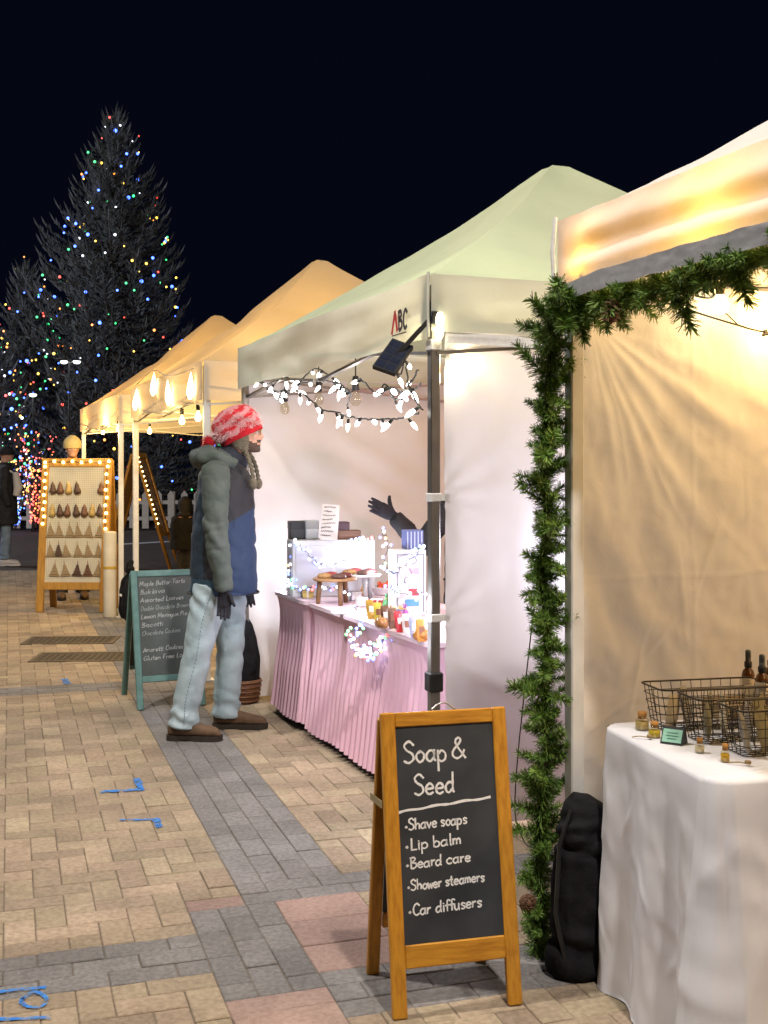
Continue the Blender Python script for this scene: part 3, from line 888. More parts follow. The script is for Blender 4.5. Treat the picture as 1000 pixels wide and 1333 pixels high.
# drop-cord bulbs, unlit clear glass in black sockets
GLASS = clear_glass('clear_bulb_glass', (.93, .90, .82))
for (px, py, top, v, lab) in ((463, 500, 468, .22, 'unlit clear bulb in a black socket on a drop cord, nearest the dark panel'),
                              (415, 503, 478, .35, 'unlit clear bulb in a black socket, middle of the three under the tent'),
                              (371, 516, 490, .30, 'unlit clear bulb in a black socket, closest to the man in the knit hat')):
    p = fpl(px, py, v); q = fpl(px, top, v)
    t = thing('hanging_bulb', lab, 'light bulb', P0 + U*p.y + V*p.x + Vector((0, 0, p.z)), TH, 'hanging socket bulbs under the sage tent')
    m_ = MB(); m_.tube(smoothpts([(0, 0, .04), (.004, .01, (q.z-p.z)*.6), (0, 0, q.z-p.z+.02)], 5), .004, 5); m_.build('drop_cord', CABLE, t)
    m_ = MB(); m_.lathe([(.006, .045), (.016, .04), (.019, .02), (.019, -.012), (.022, -.03), (.015, -.034)], 10); m_.build('socket', BLACK_PLASTIC, t, True)
    m_ = MB(); m_.lathe([(.014, -.033), (.022, -.055), (.032, -.075), (.03, -.098), (.016, -.115), (.001, -.118)], 12); m_.build('glass_bulb', GLASS, t, True)
# warm lit bulbs behind the near wall of the second tent
lit = thing('string_light', 'warm lit bulbs strung at the top corner of the sage tent beside its dark pole', 'string lights', P0, TH)
m_ = MB()
ps = [fpl(551, 458, .03), fpl(548, 447, .03), Vector((.12, .10, 2.10)), Vector((.30, .10, 2.08)), Vector((.42, .12, 2.10))]
ps = [Vector((.03, -.02, 2.14)), Vector((.03, -.012, 2.09))] + [Vector((.16, .08, 2.11)), Vector((.30, .08, 2.09))]
m_.tube(smoothpts(ps, 5), .005, 5); m_.build('cable', CABLE, lit)
wb_me = MB().lathe([(.010, .03), (.018, .01), (.019, -.01), (.010, -.028), (.001, -.032)], 9).mesh('bulb', glow('soft_white_bulb_glow', (1, .86, .55), 9), True)
for p in ps: put('bulb', wb_me, lit, p + Vector((0, -.01, -.02)))
# solar panel clipped to the pole
sp = thing('solar_panel', 'small dark tilted solar panel clipped to the pole of the sage tent', 'solar panel', P0, TH)
c4 = [ray(511, 440, 4.72), ray(538, 450, 4.68), ray(514, 486, 4.56), ray(485, 476, 4.60)]
iv = (Matrix.Translation(P0) @ Matrix.Rotation(TH, 4, 'Z')).inverted()
c4 = [iv @ p for p in c4]
nrm = (c4[1]-c4[0]).cross(c4[3]-c4[0]).normalized()
if nrm.y > 0: nrm = -nrm
m_ = MB(); b4 = [p - nrm*.018 for p in c4]; m_.add(c4 + b4, [(0,1,2,3),(7,6,5,4),(0,4,5,1),(1,5,6,2),(2,6,7,3),(3,7,4,0)]); m_.build('panel_case', BLACK_PLASTIC, sp)
ctr = sum(c4, Vector())/4
PVM = mat('solar_cell', (.012, .015, .03), .25, (.02, .025, .045), 30)
ed = [(c4[1]-c4[0])*.46, (c4[3]-c4[0])*.46]
for i in range(4):
    for j in range(2):
        o_ = c4[0] + (c4[1]-c4[0])*(.06 + .46*j) + (c4[3]-c4[0])*(.05 + .232*i) + nrm*.0012
        m_ = MB(); m_.add([o_, o_ + (c4[1]-c4[0])*.42, o_ + (c4[1]-c4[0])*.42 + (c4[3]-c4[0])*.205, o_ + (c4[3]-c4[0])*.205], [(0,1,2,3)]); m_.build('solar_cell', PVM, sp)
m_ = MB(); m_.bar(ctr - nrm*.018, (.0, -.01, 2.13), .018, .018); m_.bevbox((-.005, -.03, 2.105), (.03, -.004, 2.155), .003); m_.build('bracket', BLACK_PLASTIC, sp)

# ================================================================== chalkboard sign in front
ORANGE = mat('orange_stained_wood', (.60, .28, .028), .42, (.40, .16, .014), 9, 6, .12, 40, stretch=(10, 10, 1.2), ramp=(.40, .75))
ORANGE_H = mat('orange_stained_wood_rail', (.60, .28, .028), .42, (.40, .16, .014), 9, 6, .12, 40, stretch=(1.2, 10, 10), ramp=(.40, .75))
SLATE = mat('dusty_slate_board', (.022, .026, .032), .65, (.060, .066, .076), 5, 6, ramp=(.35, .75))
CHALK = mat('white_chalk', (.88, .88, .88), .9, (.70, .71, .73), 300, 2, ramp=(.4, .7))
CHALK_DIM = mat('smeared_chalk', (.42, .46, .44), .9, (.20, .23, .23), 200, 2, ramp=(.35, .6))
CHALK_MID = mat('thin_chalk', (.60, .62, .60), .9, (.28, .31, .30), 160, 2, ramp=(.35, .65))
def aframe(t, W, H, D, sw, wood, wood_h, board, y_top, leg_h, rail, bar_top, thick=.02, back=True, rear_spread=0.0, board_mb=None):
    """front leaf stands from (y=0,z=0) to (y=y_top,z=H); rear leaf from y=D"""
    ln = math.hypot(H, y_top); tv = Vector((0, y_top/ln, H/ln)); nv = Vector((0, -H/ln, y_top/ln))
    def F(s, t_, d=0.0): return Vector((s, 0, 0)) + tv*t_ + nv*d
    mxf = Matrix((( 1, 0, 0, 0), (0, tv.y, nv.y, 0), (0, tv.z, nv.z, 0), (0, 0, 0, 1)))
    for s in (-1, 1):
        m_ = MB(); x0, x1 = sorted((s*W/2, s*(W/2 - sw)))
        m_.bevbox((x0, 0, -thick/2), (x1, ln, thick/2), .004, mxf); m_.build('leg', wood, t)
    m_ = MB(); m_.bevbox((-W/2+sw, ln - bar_top, -thick/2+.001), (W/2-sw, ln-.001, thick/2-.001), .003, mxf); m_.build('top_rail', wood_h, t)
    m_ = MB(); m_.bevbox((-W/2+sw, leg_h, -thick/2+.001), (W/2-sw, leg_h + rail, thick/2-.001), .003, mxf); m_.build('bottom_rail', wood_h, t)
    m_ = MB(); m_.box((-W/2+sw-.001, leg_h+rail-.001, -.004), (W/2-sw+.001, ln-bar_top+.001, .003), mxf); bd = m_.build('board', board, t)
    if back:
        yt = y_top + thick*1.1
        rv = Vector((0, yt - D, H-.02)); rl = rv.length; rv.normalize(); rn = Vector((0, rv.z, -rv.y))
        mxr = Matrix(((1, 0, 0, 0), (0, rv.y, rn.y, D), (0, rv.z, rn.z, 0), (0, 0, 0, 1)))
        for s in (-1, 1):
            m_ = MB(); x0, x1 = sorted((s*W/2, s*(W/2 - sw*.9)))
            m_.bevbox((x0, 0, -thick/2), (x1, rl, thick/2), .004, mxr); m_.build('rear_leg', wood, t)
        m_ = MB(); m_.bevbox((-W/2+sw, rl-bar_top-.01, -thick/2+.002), (W/2-sw, rl-.01, thick/2-.002), .003, mxr); m_.bevbox((-W/2+sw, leg_h+.02, -thick/2+.002), (W/2-sw, leg_h+.02+rail*.8, thick/2-.002), .003, mxr); m_.build('rear_rail', wood_h, t)
        m_ = MB(); m_.box((-W/2+sw-.001, leg_h+.02+rail*.8, -.003), (W/2-sw+.001, rl-bar_top-.01, .003), mxr); m_.build('rear_board', board, t)
    return F, ln, bd
s1 = thing('chalkboard_sign', 'orange wooden A-frame chalkboard with white handwriting starting Soap & Seed', 'sign', (.206, 3.205, 0), math.atan2(.09, .344))
F, ln, bd = aframe(s1, .378, .812, .30, .042, ORANGE, ORANGE_H, SLATE, .14, .128, .062, .042, .022)
bw_ = .378 - .084; b0 = .19; b1 = ln - .042
def sgn(px, py):
    """crop pixel on the board -> (s,t) on the leaf"""
    k = (py - 190)/820; xl = 240 + 40*k; xr = 635 + 52*k
    return ((px-xl)/(xr-xl)*bw_ - bw_/2, b1 - (b1-b0)*k - (px-xl)/(xr-xl)*.0 )
def write(mb, text, x0, x1, base, xh, w, fn, jit=.04, rise=0.0, cap=None):
    s0, t0 = sgn(x0, base); s1_, _ = sgn(x1, base)
    for q in strokes(text, s0, t0, xh/820*(b1-b0), jit, .0, rise, s1_-s0): ribbon(mb, q, w, fn)
fb = lambda s, t: F(s, t, .0038)
cm = MB()
write(cm, 'Soap', 275, 455, 330, 42, .0063, fb); write(cm, '&', 468, 532, 325, 42, .006, fb)
cm.build('chalk_writing', CHALK, bd)
cm = MB(); write(cm, 'Seed', 318, 486, 455, 40, .0063, fb); cm.build('chalk_writing', CHALK, bd)
cm = MB(); ribbon(cm, [sgn(258 + 372*k/20, 516 - 32*(k/20)**.8 - 2*math.sin(k)) for k in range(21)], .0068, fb); cm.build('chalk_line', CHALK, bd)
for tx, x0, x1, base, h in (('*Shave soaps', 280, 534, 586, 22), ('*Lip balm', 282, 514, 661, 22), ('*Beard care', 284, 550, 731, 21), ('*Shower steamers', 290, 608, 812, 20), ('*Car diffusers', 296, 596, 905, 22)):
    cm = MB(); write(cm, tx, x0, x1, base, h, .0046, fb, .05, .035); cm.build('chalk_writing', CHALK, bd)
m_ = MB(); m_.tube([F(-.04 + .08*k/10, ln - .004 + .024*math.sin(PI*k/10), 0) for k in range(11)], .0025, 6); m_.build('handle', mat('steel_wire', (.45, .45, .44), .3, metal=.9), s1, True)
m_ = MB(); m_.bar(F(-.192, .57, -.01), (-.192, .235, .55), .003, .02); m_.build('hinge_strap', mat('webbing', (.35, .28, .15), .9), s1)

# ================================================================== teal chalkboard sign
TEAL = mat('teal_painted_wood', (.13, .26, .24), .5, (.095, .20, .19), 20, 5, .1)
TEAL_DK = mat('green_grey_board', (.05, .062, .060), .6, (.085, .10, .095), 6, 6)
s2 = thing('chalkboard_sign', 'teal framed A-frame chalkboard menu standing beside the man in jeans', 'sign', (-1.352, 7.345, 0), R(23))
F2, ln2, bd2 = aframe(s2, .44, .86, .55, .042, TEAL, TEAL, TEAL_DK, .24, .17, .04, .042, .022)
bx0 = -.44/2 + .042
for i, (tx, wd) in enumerate((('Maple Butter Tarts', .30), ('Baklava', .165), ('Assorted Loaves', .285), ('Double Chocolate Brownie', .33), ('Lemon Meringue Pie', .30), ('Biscotti', .14), ('Chocolate Cookies', .25), ('', 0), ('Amaretti Cookies', .26), ('Gluten Free Loaf', .29))):
    if not tx: continue
    cm = MB()
    for q in strokes(tx, bx0 + .012, ln2 - .042 - .062 - i*.0535, .0150, .10, .22, .05, wd): ribbon(cm, q, .0032, lambda s, t: F2(s, t, .004))
    cm.build('chalk_writing', CHALK_DIM if i in (3, 6) else CHALK_MID, bd2)

# ================================================================== ornament board sign
PINE = mat('yellow_pine', (.50, .27, .05), .55, (.38, .19, .035), 6, 5, .1, stretch=(8, 8, 1))
PEG = mat('cream_pegboard', (.62, .58, .46), .7, (.56, .52, .40), 6)
HOLE = mat('peg_hole', (.10, .08, .05), .9)
ob = gnd(93, 797)
s3 = thing('ornament_board', 'tall pine A-frame pegboard hung with rows of small ornaments and edged with warm lights', 'display board', (ob.x, ob.y, 0), R(-2))
F3, ln3, bd3 = aframe(s3, .77, 1.65, .48, .08, PINE, PINE, PEG, .22, .24, .08, .09, .04, back=True)
m_ = MB()
for i in range(30):
    for j in range(58):
        p = F3(-.29 + i*.02, .36 + j*.0208, .0038); a = Vector((.0028, 0, 0)); b_ = F3(0, .0028, 0) - F3(0, 0, 0)
        m_.add([p-a-b_, p+a-b_, p+a+b_, p-a+b_], [(0,1,2,3)])
m_.build('peg_hole', HOLE, bd3, kind='stuff')
ORN = [mat('dark_ornament', (.07, .04, .03), .6, (.12, .07, .05), 40), mat('brown_ornament', (.13, .06, .035), .6, (.19, .10, .06), 40), mat('gold_ornament', (.42, .30, .10), .5, (.5, .36, .14), 40), mat('tan_ornament', (.30, .22, .12), .7, (.38, .28, .16), 40)]
def gnome_mesh(m):
    mb = MB(); mb.lathe([(.001, -.07), (.034, -.066), (.042, -.045), (.034, -.015), (.024, .005), (.026, .018), (.016, .04), (.001, .07)], 9); return mb.mesh('ornament', m, True)
def tree_mesh(m):
    mb = MB()
    mb.box((-.055, -.008, -.07), (.055, .008, -.055))
    for k in range(4):
        w = .05 - .011*k; z = -.05 + .026*k
        mb.add([(-w,-.006,z),(w,-.006,z),(w*.35,-.006,z+.030),(-w*.35,-.006,z+.030),(-w,.006,z),(w,.006,z),(w*.35,.006,z+.030),(-w*.35,.006,z+.030)], [(0,1,2,3),(7,6,5,4),(0,4,5,1),(1,5,6,2),(2,6,7,3),(3,7,4,0)])
    mb.tube([(0,0,.05),(0,0,.10)], .003, 5)
    return mb.mesh('ornament', m)
gm = [gnome_mesh(m) for m in ORN[:3]]; tm = [tree_mesh(ORN[3]), tree_mesh(ORN[0]), tree_mesh(ORN[1])]
def orn(col_, rowk, me):
    """one ornament hooked on the board"""
    s = (col_ - 3)*.088 + .01; t_ = {0: 1.345, 1: 1.10, 2: .875, 3: .665, 4: .455}[rowk]
    nm = 'bauble_ornament' if rowk < 2 else 'tree_ornament'
    p = F3(s + random.uniform(-.006, .006), t_, .02)
    w = Matrix.Translation(s3.location) @ Matrix.Rotation(R(-2), 4, 'Z') @ p
    o = put(nm, me, None, w, (0, random.uniform(-.1, .1), R(-2)))
    return o
rowname = ('top row', 'second row', 'third row', 'fourth row', 'bottom row')
ordn = ('first', 'second', 'third', 'fourth', 'fifth', 'sixth', 'seventh')
lay = [[(0, 0), (1, 1), (2, 2), (3, 0), (6, 1)], [(0, 2), (1, 0), (2, 1), (3, 0), (4, 1), (5, 2), (6, 0)],
       [(0, 0), (1, 0), (2.3, 0), (3.4, 0), (4.7, 0), (6, 0)], [(0, 0), (1, 1), (2, 0), (3.4, 0), (4.7, 0), (6, 0)], [(.6, 0), (2, 0), (3.4, 1), (4.7, 2), (6, 0)]]
for rk, items in enumerate(lay):
    for n_, (cc, kk) in enumerate(items):
        o = orn(cc, rk, gm[kk] if rk < 2 else tm[kk])
        desc = (('dark', 'brown', 'gold')[kk] + ' round-bottomed') if rk < 2 else (('tan', 'dark', 'brown')[kk] + ' tree-shaped')
        tag(o, f'{desc} ornament, {ordn[n_]} in the {rowname[rk]} of the pine pegboard', 'ornament', 'ornaments hung on the pegboard')
dot_me = MB().ball((0, 0, 0), .016, 7, 5).mesh('bulb', glow('fairy_bulb_glow', (1, .74, .30), 10), True)
fs = thing('fairy_lights', 'warm fairy lights clipped around the frame of the ornament pegboard', 'fairy lights', tuple(s3.location), R(-2))
pp = [F3(-.345 + .012*(i % 2), .95 + .078*i, .03) for i in range(9)] + [F3(-.345 + .1*i, ln3 - .045 + .012*(i % 2), .03) for i in range(8)] + [F3(.345 - .012*(i % 2), ln3 - .09 - .085*i, .03) for i in range(9)]
m_ = MB(); m_.tube(pp, .004, 4); m_.build('cable', CABLE, fs)
for p in pp: put('bulb', dot_me, fs, p)
lamp('board_spill_light', ob + Vector((.1, -1.3, 1.9)), 26, (1, .70, .28), .1)  # added in mid-air before the board, spreads warm light on the paving

# ================================================================== easel sign seen edge-on
eb = gnd(228, 742)
s4 = thing('photo_easel', 'tall pine A-frame easel with pictures, seen almost edge-on beneath the beige tents', 'easel', (eb.x, eb.y, 0), R(86))
F4, ln4, bd4 = aframe(s4, .58, 1.80, 1.05, .07, PINE, PINE, mat('cork_panel', (.42, .25, .11), .8, (.34, .2, .09), 30), .55, .55, .05, .08, .04)
for i in range(3):
    for j in range(5):
        m_ = MB(); a = F4(-.20 + .135*i, .70 + .21*j, .006); dx = Vector((.12, 0, 0)); dy = F4(0, .17, 0) - F4(0, 0, 0); dz = F4(0, 0, .003) - F4(0, 0, 0)
        m_.add([a, a+dx, a+dx+dy, a+dy, a-dz, a+dx-dz, a+dx+dy-dz, a+dy-dz], [(0,1,2,3),(0,4,5,1),(1,5,6,2),(2,6,7,3),(3,7,4,0)])
        m_.build('picture', [mat('picture_tone', (.10, .06, .05), .5, (.36, .22, .15), 9), mat('picture_tone', (.45, .38, .3), .5, (.16, .1, .08), 11)][(i+j) % 2], bd4)
fs2 = thing('fairy_lights', 'warm fairy lights along the edge of the leaning photo easel', 'fairy lights', tuple(s4.location), R(86))
pp = [F4(-.265, .75 + .075*i, .03) for i in range(15)]
m_ = MB(); m_.tube(pp, .004, 4); m_.build('cable', CABLE, fs2)
for p in pp: put('bulb', dot_me, fs2, p, scale=(.8, .8, .8))

# ================================================================== weights on the far tent legs
ww = row(7.86, -.12)
t = thing('tube_weight', 'white tube weight with a yellow strap against the leg of the farthest beige tent', 'tent weight', (ww.x, ww.y, 0))
m_ = MB(); m_.lathe([(.066, 0), (.068, .01), (.068, .87), (.062, .885), (.03, .89), (.001, .89)], 16); m_.build('tube', mat('white_pvc', (.66, .62, .52), .5, (.58, .53, .42), 6), t, True)
m_ = MB(); m_.lathe([(.0695, .50), (.071, .505), (.071, .525), (.0695, .53)], 16); m_.build('strap', mat('yellow_strap', (.5, .33, .06), .7), t)
BLACK_CLOTH = mat('black_nylon', (.008, .008, .010), .9, (.016, .016, .018), 14, 5, .6, 30, spec=.15)
bp = row(6.80, -.1)
t = thing('saddle_weight', 'black saddle-bag tent weight strapped round the leg behind the teal chalkboard', 'tent weight', (bp.x, bp.y, .0), TH)
m_ = MB(); 
for s in (-1, 1):
    m_.tube([(.0, s*.09, .10), (.0, s*.10, .2), (0, s*.09, .36), (0, s*.085, .46), (0, s*.06, .52)], [(.05, .06), (.075, .085), (.07, .08), (.055, .06), (.02, .02)], 10)
m_.tube([(0, -.07, .50), (0, -.13, .60), (0, -.10, .66), (0, 0, .56), (0, .10, .58), (0, .16, .62)], [.03, .04, .03, .03, .035, .01], 7)
sw_me = remesh(m_, .012, 2); wrinkle(sw_me, lambda p: .01*nz(p.x*18, p.y*18, p.z*10)); sw_me.materials.append(BLACK_CLOTH)
put('bag', sw_me, t)
m_ = MB(); m_.tube([(0, .12*math.cos(a), .36 + .0*a) if 0 else (.075*math.cos(a), .16*math.sin(a), .33) for a in [2*PI*k/14 for k in range(15)]], .012, 5); m_.build('strap', STRAP_WHITE, t)

# ================================================================== sandbag by the nearest leg
sb = gnd(741, 1258)
t = thing('sandbag_weight', 'tall crumpled black sandbag standing at the garlanded tent leg', 'tent weight', (sb.x + .018, sb.y - .045, 0), R(10))
m_ = MB()
m_.tube([(.0, 0, .0), (.0, 0, .02), (.0, 0, .10)], [(.070, .088), (.080, .098), (.076, .094)], 16, ref=(0, 1, 0))
m_.tube([(.0, 0, .06), (.005, 0, .12), (.01, 0, .22), (.014, 0, .32), (.025, 0, .42), (.035, 0, .49), (.045, 0, .515), (.05, 0, .522)], [(.072, .088), (.076, .092), (.077, .092), (.075, .090), (.070, .085), (.064, .080), (.048, .062), (.015, .02)], 20, ref=(0, 1, 0))
sm_ = remesh(m_, .009, 2)
def sbw(p):
    w = .004*nz(p.x*14, p.y*14, p.z*9) + .004*nz(p.x*35, p.y*35, p.z*22)
    w += .005*math.sin(p.z*70 + 5*nz(p.x*9, p.y*9, p.z*5))*math.exp(-((p.z-.39)/.06)**2) - .012*math.exp(-((p.z-.375+.25*p.x)/.010)**2) + .005*math.sin(p.z*120 + p.y*40 + 4*nz(p.x*8, p.y*8, p.z*8))*math.exp(-((p.z-.44)/.05)**2)
    w += .010*math.sin(p.z*60 + p.x*25)*math.exp(-((p.z-.11)/.05)**2)
    w += .003*math.sin(math.atan2(p.y, p.x-.03)*7)*min(1, max(0, (p.z-.42)/.1))*max(0, (.52-p.z)/.1)
    return w
wrinkle(sm_, sbw); sm_.materials.append(BLACK_CLOTH); put('bag', sm_, t)
m_ = MB(); m_.tube([(-.05, -.06, .02), (-.085, -.05, .2), (-.07, -.04, .40), (-.03, -.03, .50)], .007, 6); m_.build('strap', BLACK_PLASTIC, t)

# ================================================================== table with white cloth
WHITE_CLOTH = mat('white_tablecloth', (.74, .74, .77), .85, (.69, .69, .73), 5, 5, .05, 300, spec=.15)
TC = Vector((.644, 3.415, 0)); TA = R(12.5); TW, TL, THT = .655, 1.75, .752
t = thing('display_table', 'folding table hidden under the white cloth beside the garlanded leg', 'table', TC, TA)
m_ = MB(); m_.bevbox((.045, -TW+.045, THT-.03), (TL, -.03, THT-.004), .008); m_.build('tabletop', WHITE_METAL, t)
for x in (.12, TL-.12):
    for y in (-.08, -TW+.08):
        m_ = MB(); m_.tube([(x, y, 0), (x, y, THT-.03)], .014, 8); m_.build('leg', DARK_METAL, t)
def perim(s):
    """rounded outline of the table top; returns point, outward normal, corner weight"""
    r = .035
    segs = [((r, 0), (TL, 0), (0, 1)), ((TL, 0), (TL, -TW), (1, 0)), ((TL, -TW), (r, -TW), (0, -1)), ((0, -TW + r), (0, -r), (-1, 0))]
    return segs
path = []
def addarc(cx, cy, a0, a1, n_):
    for k in range(n_ + 1):
        a = a0 + (a1-a0)*k/n_; path.append((Vector((cx + .022*math.cos(a), cy + .022*math.sin(a))), Vector((math.cos(a), math.sin(a))), 1.0))
for k in range(26): path.append((Vector((TL - (TL-.04)*k/25, 0)), Vector((0, 1)), 0))
addarc(.035, -.035, PI/2, PI, 9)
for k in range(1, 64): path.append((Vector((0, -.035 - (TW-.07)*k/64)), Vector((-1, 0)), 0))
addarc(.035, -TW+.035, PI, 1.5*PI, 12)
for k in range(1, 110): path.append((Vector((.035 + (TL-.035)*k/109, -TW)), Vector((0, -1)), 0))
ss = [0]
for i in range(1, len(path)): ss.append(ss[-1] + (path[i][0]-path[i-1][0]).length)
# where the corners sit along s
sc = [TL-.02, TL + TW]
NV = 60
vs = []; fs = []
for j in range(NV + 1):
    d = j/NV
    for i, (p, n, cw) in enumerate(path):
        s = ss[i]
        z = THT + .003 - (THT - .004 + .012)*d
        fl = 0.015*d
        for cpos, amp, wd in ((sc[0], .012, .08), (sc[1], .075, .11)):
            fl += amp*d**1.1*math.exp(-((s-cpos)/wd)**2)
        fold = 0
        for fpos, amp, wd in ((TL+.10, .010, .04), (TL+.20, -.016, .05), (TL+.32, .018, .05), (TL+.43, -.024, .045), (TL+.53, .010, .05), (TL+TW+.26, -.022, .07), (TL+TW+.42, .018, .06), (TL+TW+.7, -.03, .07), (TL+TW+.95, .03, .07), (TL+TW+1.3, -.03, .08)):
            fold += amp*math.exp(-((s - fpos - .05*d*math.sin(fpos*9))/(wd*(.8+.4*d)))**2)*min(1, d*1.6)**1.2
        cr = .006*nz(s*7, z*5, 2)*min(1, d*5) + .0035*nz(s*18 + z*6, z*12 - s*5, 5)*min(1, d*6)
        for k_ in range(4):                       # a few sharp pinches
            ps_, pz_, sl = TL + .05 + .13*k_, .18 + .5*((k_*37) % 10)/10, (-1)**k_*(.5 + .1*k_)
            u_ = (s-ps_) + (z-pz_)*sl; q_ = (z-pz_) - (s-ps_)*sl
            cr += .0065*math.exp(-(u_/.010)**2 - (q_/.055)**2)
        cr += .0022*math.exp(-abs(z-.47)/.004)*min(1, d*5) + .002*math.exp(-abs(s-TL-.36)/.004)*min(1, d*4) + .002*math.exp(-abs(s-TL-TW-.30)/.004)*min(1, d*4)
        cr += .0045*(1-min(1, abs(nz(s*4.5 + z*1.5, z*3.2 - s, 9))*2.5))**4*min(1, d*4)
        edge = .004*(1 - (1-min(1, d*14))**2)
        o_ = p + n*(edge + fl + fold + cr)
        vs.append((o_.x, o_.y, max(z - .004*(1-math.cos(min(1, d*14)*PI/2)), .004 + .004*math.sin(s*20))))
n_ = len(path)
for j in range(NV):
    for i in range(n_-1):
        fs.append((j*n_+i, j*n_+i+1, (j+1)*n_+i+1, (j+1)*n_+i))
# top sheet
m_ = MB(); m_.add(vs, fs)
ct = len(m_.v); 
top = [(p.x, p.y, THT+.003) for p, n, c in path]
m_.add([(TL/2, -TW/2, THT + .003)] + vs[:n_], [(0, i+1, i+2) for i in range(n_-1)])
bm = bmesh.new(); me = m_.mesh('tablecloth', WHITE_CLOTH, True); bm.from_mesh(me); bmesh.ops.remove_doubles(bm, verts=bm.verts[:], dist=1e-5); bmesh.ops.recalc_face_normals(bm, faces=bm.faces[:]); bm.to_mesh(me); bm.free()
cl = put('tablecloth', me, None, TC, (0, 0, TA)); tag(cl, 'white cloth draped to the ground over the table at the right edge', 'tablecloth')
TZ = THT + .0035
def tpt(px, py, z=TZ): 
    return gnd(px, py, z)
# ---- wire baskets
WIRE = mat('black_wire', (.03, .025, .02), .35, (.045, .038, .03), 30, metal=.5)
def basket(lab, org, wx, wy, h, nx, ny, nz_, rz):
    t = thing('wire_basket', lab, 'basket', org, rz, 'black wire baskets on the white table')
    def rr(z, ins, r=.02, n=5):
        x0, x1, y0, y1 = ins, wx-ins, ins, wy-ins
        out = []
        for cx, cy, a in ((x1-r, y1-r, 0), (x0+r, y1-r, PI/2), (x0+r, y0+r, PI), (x1-r, y0+r, 1.5*PI)):
            for k in range(n): 
                an = a + PI/2*k/(n-1); out.append((cx + r*math.cos(an), cy + r*math.sin(an), z))
        return out + [out[0]]
    m_ = MB(); m_.tube(rr(h, 0), .0028, 6, cap=False); m_.build('rim', WIRE, t, True)
    m_ = MB()
    for k in range(nz_): m_.tube(rr(.004 + (h-.004)*k/nz_, .02*(1-k/nz_)), .0014, 5, cap=False)
    for k in range(1, nx):
        x = wx*k/nx; xb = .02 + (wx-.04)*k/nx
        for yt, yb in ((0, .02), (wy, wy-.02)): m_.tube([(x, yt, h), (xb, yb, .004)], .0013, 4)
        m_.tube([(xb, .02, .004), (xb, wy-.02, .004)], .0013, 4)
    for k in range(1, ny):
        y = wy*k/ny; yb = .02 + (wy-.04)*k/ny
        for xt, xb in ((0, .02), (wx, wx-.02)): m_.tube([(xt, y, h), (xb, yb, .004)], .0013, 4)
        m_.tube([(.02, yb, .004), (wx-.02, yb, .004)], .0013, 4)
    m_.build('wire_mesh', WIRE, t, True)
    return t
b3 = tpt(976, 990)
ax = Vector((math.cos(TA), math.sin(TA), 0)); ay = Vector((-math.sin(TA), math.cos(TA), 0))
BK = []
for k, lab in enumerate(('black wire basket closest to the front edge of the white table', 'black wire basket second from the front edge of the white table', 'black wire basket deepest on the white table, under the bottles')):
    org = Vector((.925, 2.975, TZ)) + ay*(.158*k) + ax*(-.035*k) + Vector((0, 0, 0))
    BK.append((org, basket(lab, org, .36, .145, .125, 11, 5, 5, TA + R(0))))
FOIL = [mat('silver_pouch', (.42, .40, .37), .3, (.30, .29, .27), 12, 4, .6, 20, metal=.35), mat('olive_pouch', (.20, .18, .10), .4, (.28, .25, .14), 14, 4, .5, 25, metal=.1), mat('cream_pouch', (.62, .56, .42), .6, (.5, .42, .3), 14, 4, .4, 25)]
pk = 0
pn = ('front', 'middle', 'deepest')
for k, (org, b) in enumerate(BK):
    for q in range(5):
        m_ = MB(); w_, h_, dp = .085, .10 + random.uniform(-.008, .016), .022
        def pf(a, c, sgn_): 
            return (w_*(a-.5), sgn_*dp*math.sin(PI*a)**.7*math.sin(PI*min(1, c*1.05+.02))**.6*.5 + .003*nz(a*5, c*5, q+k), h_*c)
        m_.grid(8, 8, lambda a, c: pf(a, c, 1)); m_.grid(8, 8, lambda a, c: pf(a, c, -1))
        p = org + ax*(.055 + .062*q) + ay*(.07 + random.uniform(-.015, .015)) + Vector((0, 0, .008))
        o = m_.build('pouch', FOIL[(q + k) % 3], None, True, loc=p, rot=(random.uniform(-.25, .1), random.uniform(-.25, .25), TA + R(random.uniform(35, 75))))
        tag(o, f'{("silvery","olive","cream")[(q+k)%3]} packet number {ordn[q]} from the left end of the {pn[k]} wire basket', 'packet', 'packets standing in the wire baskets')
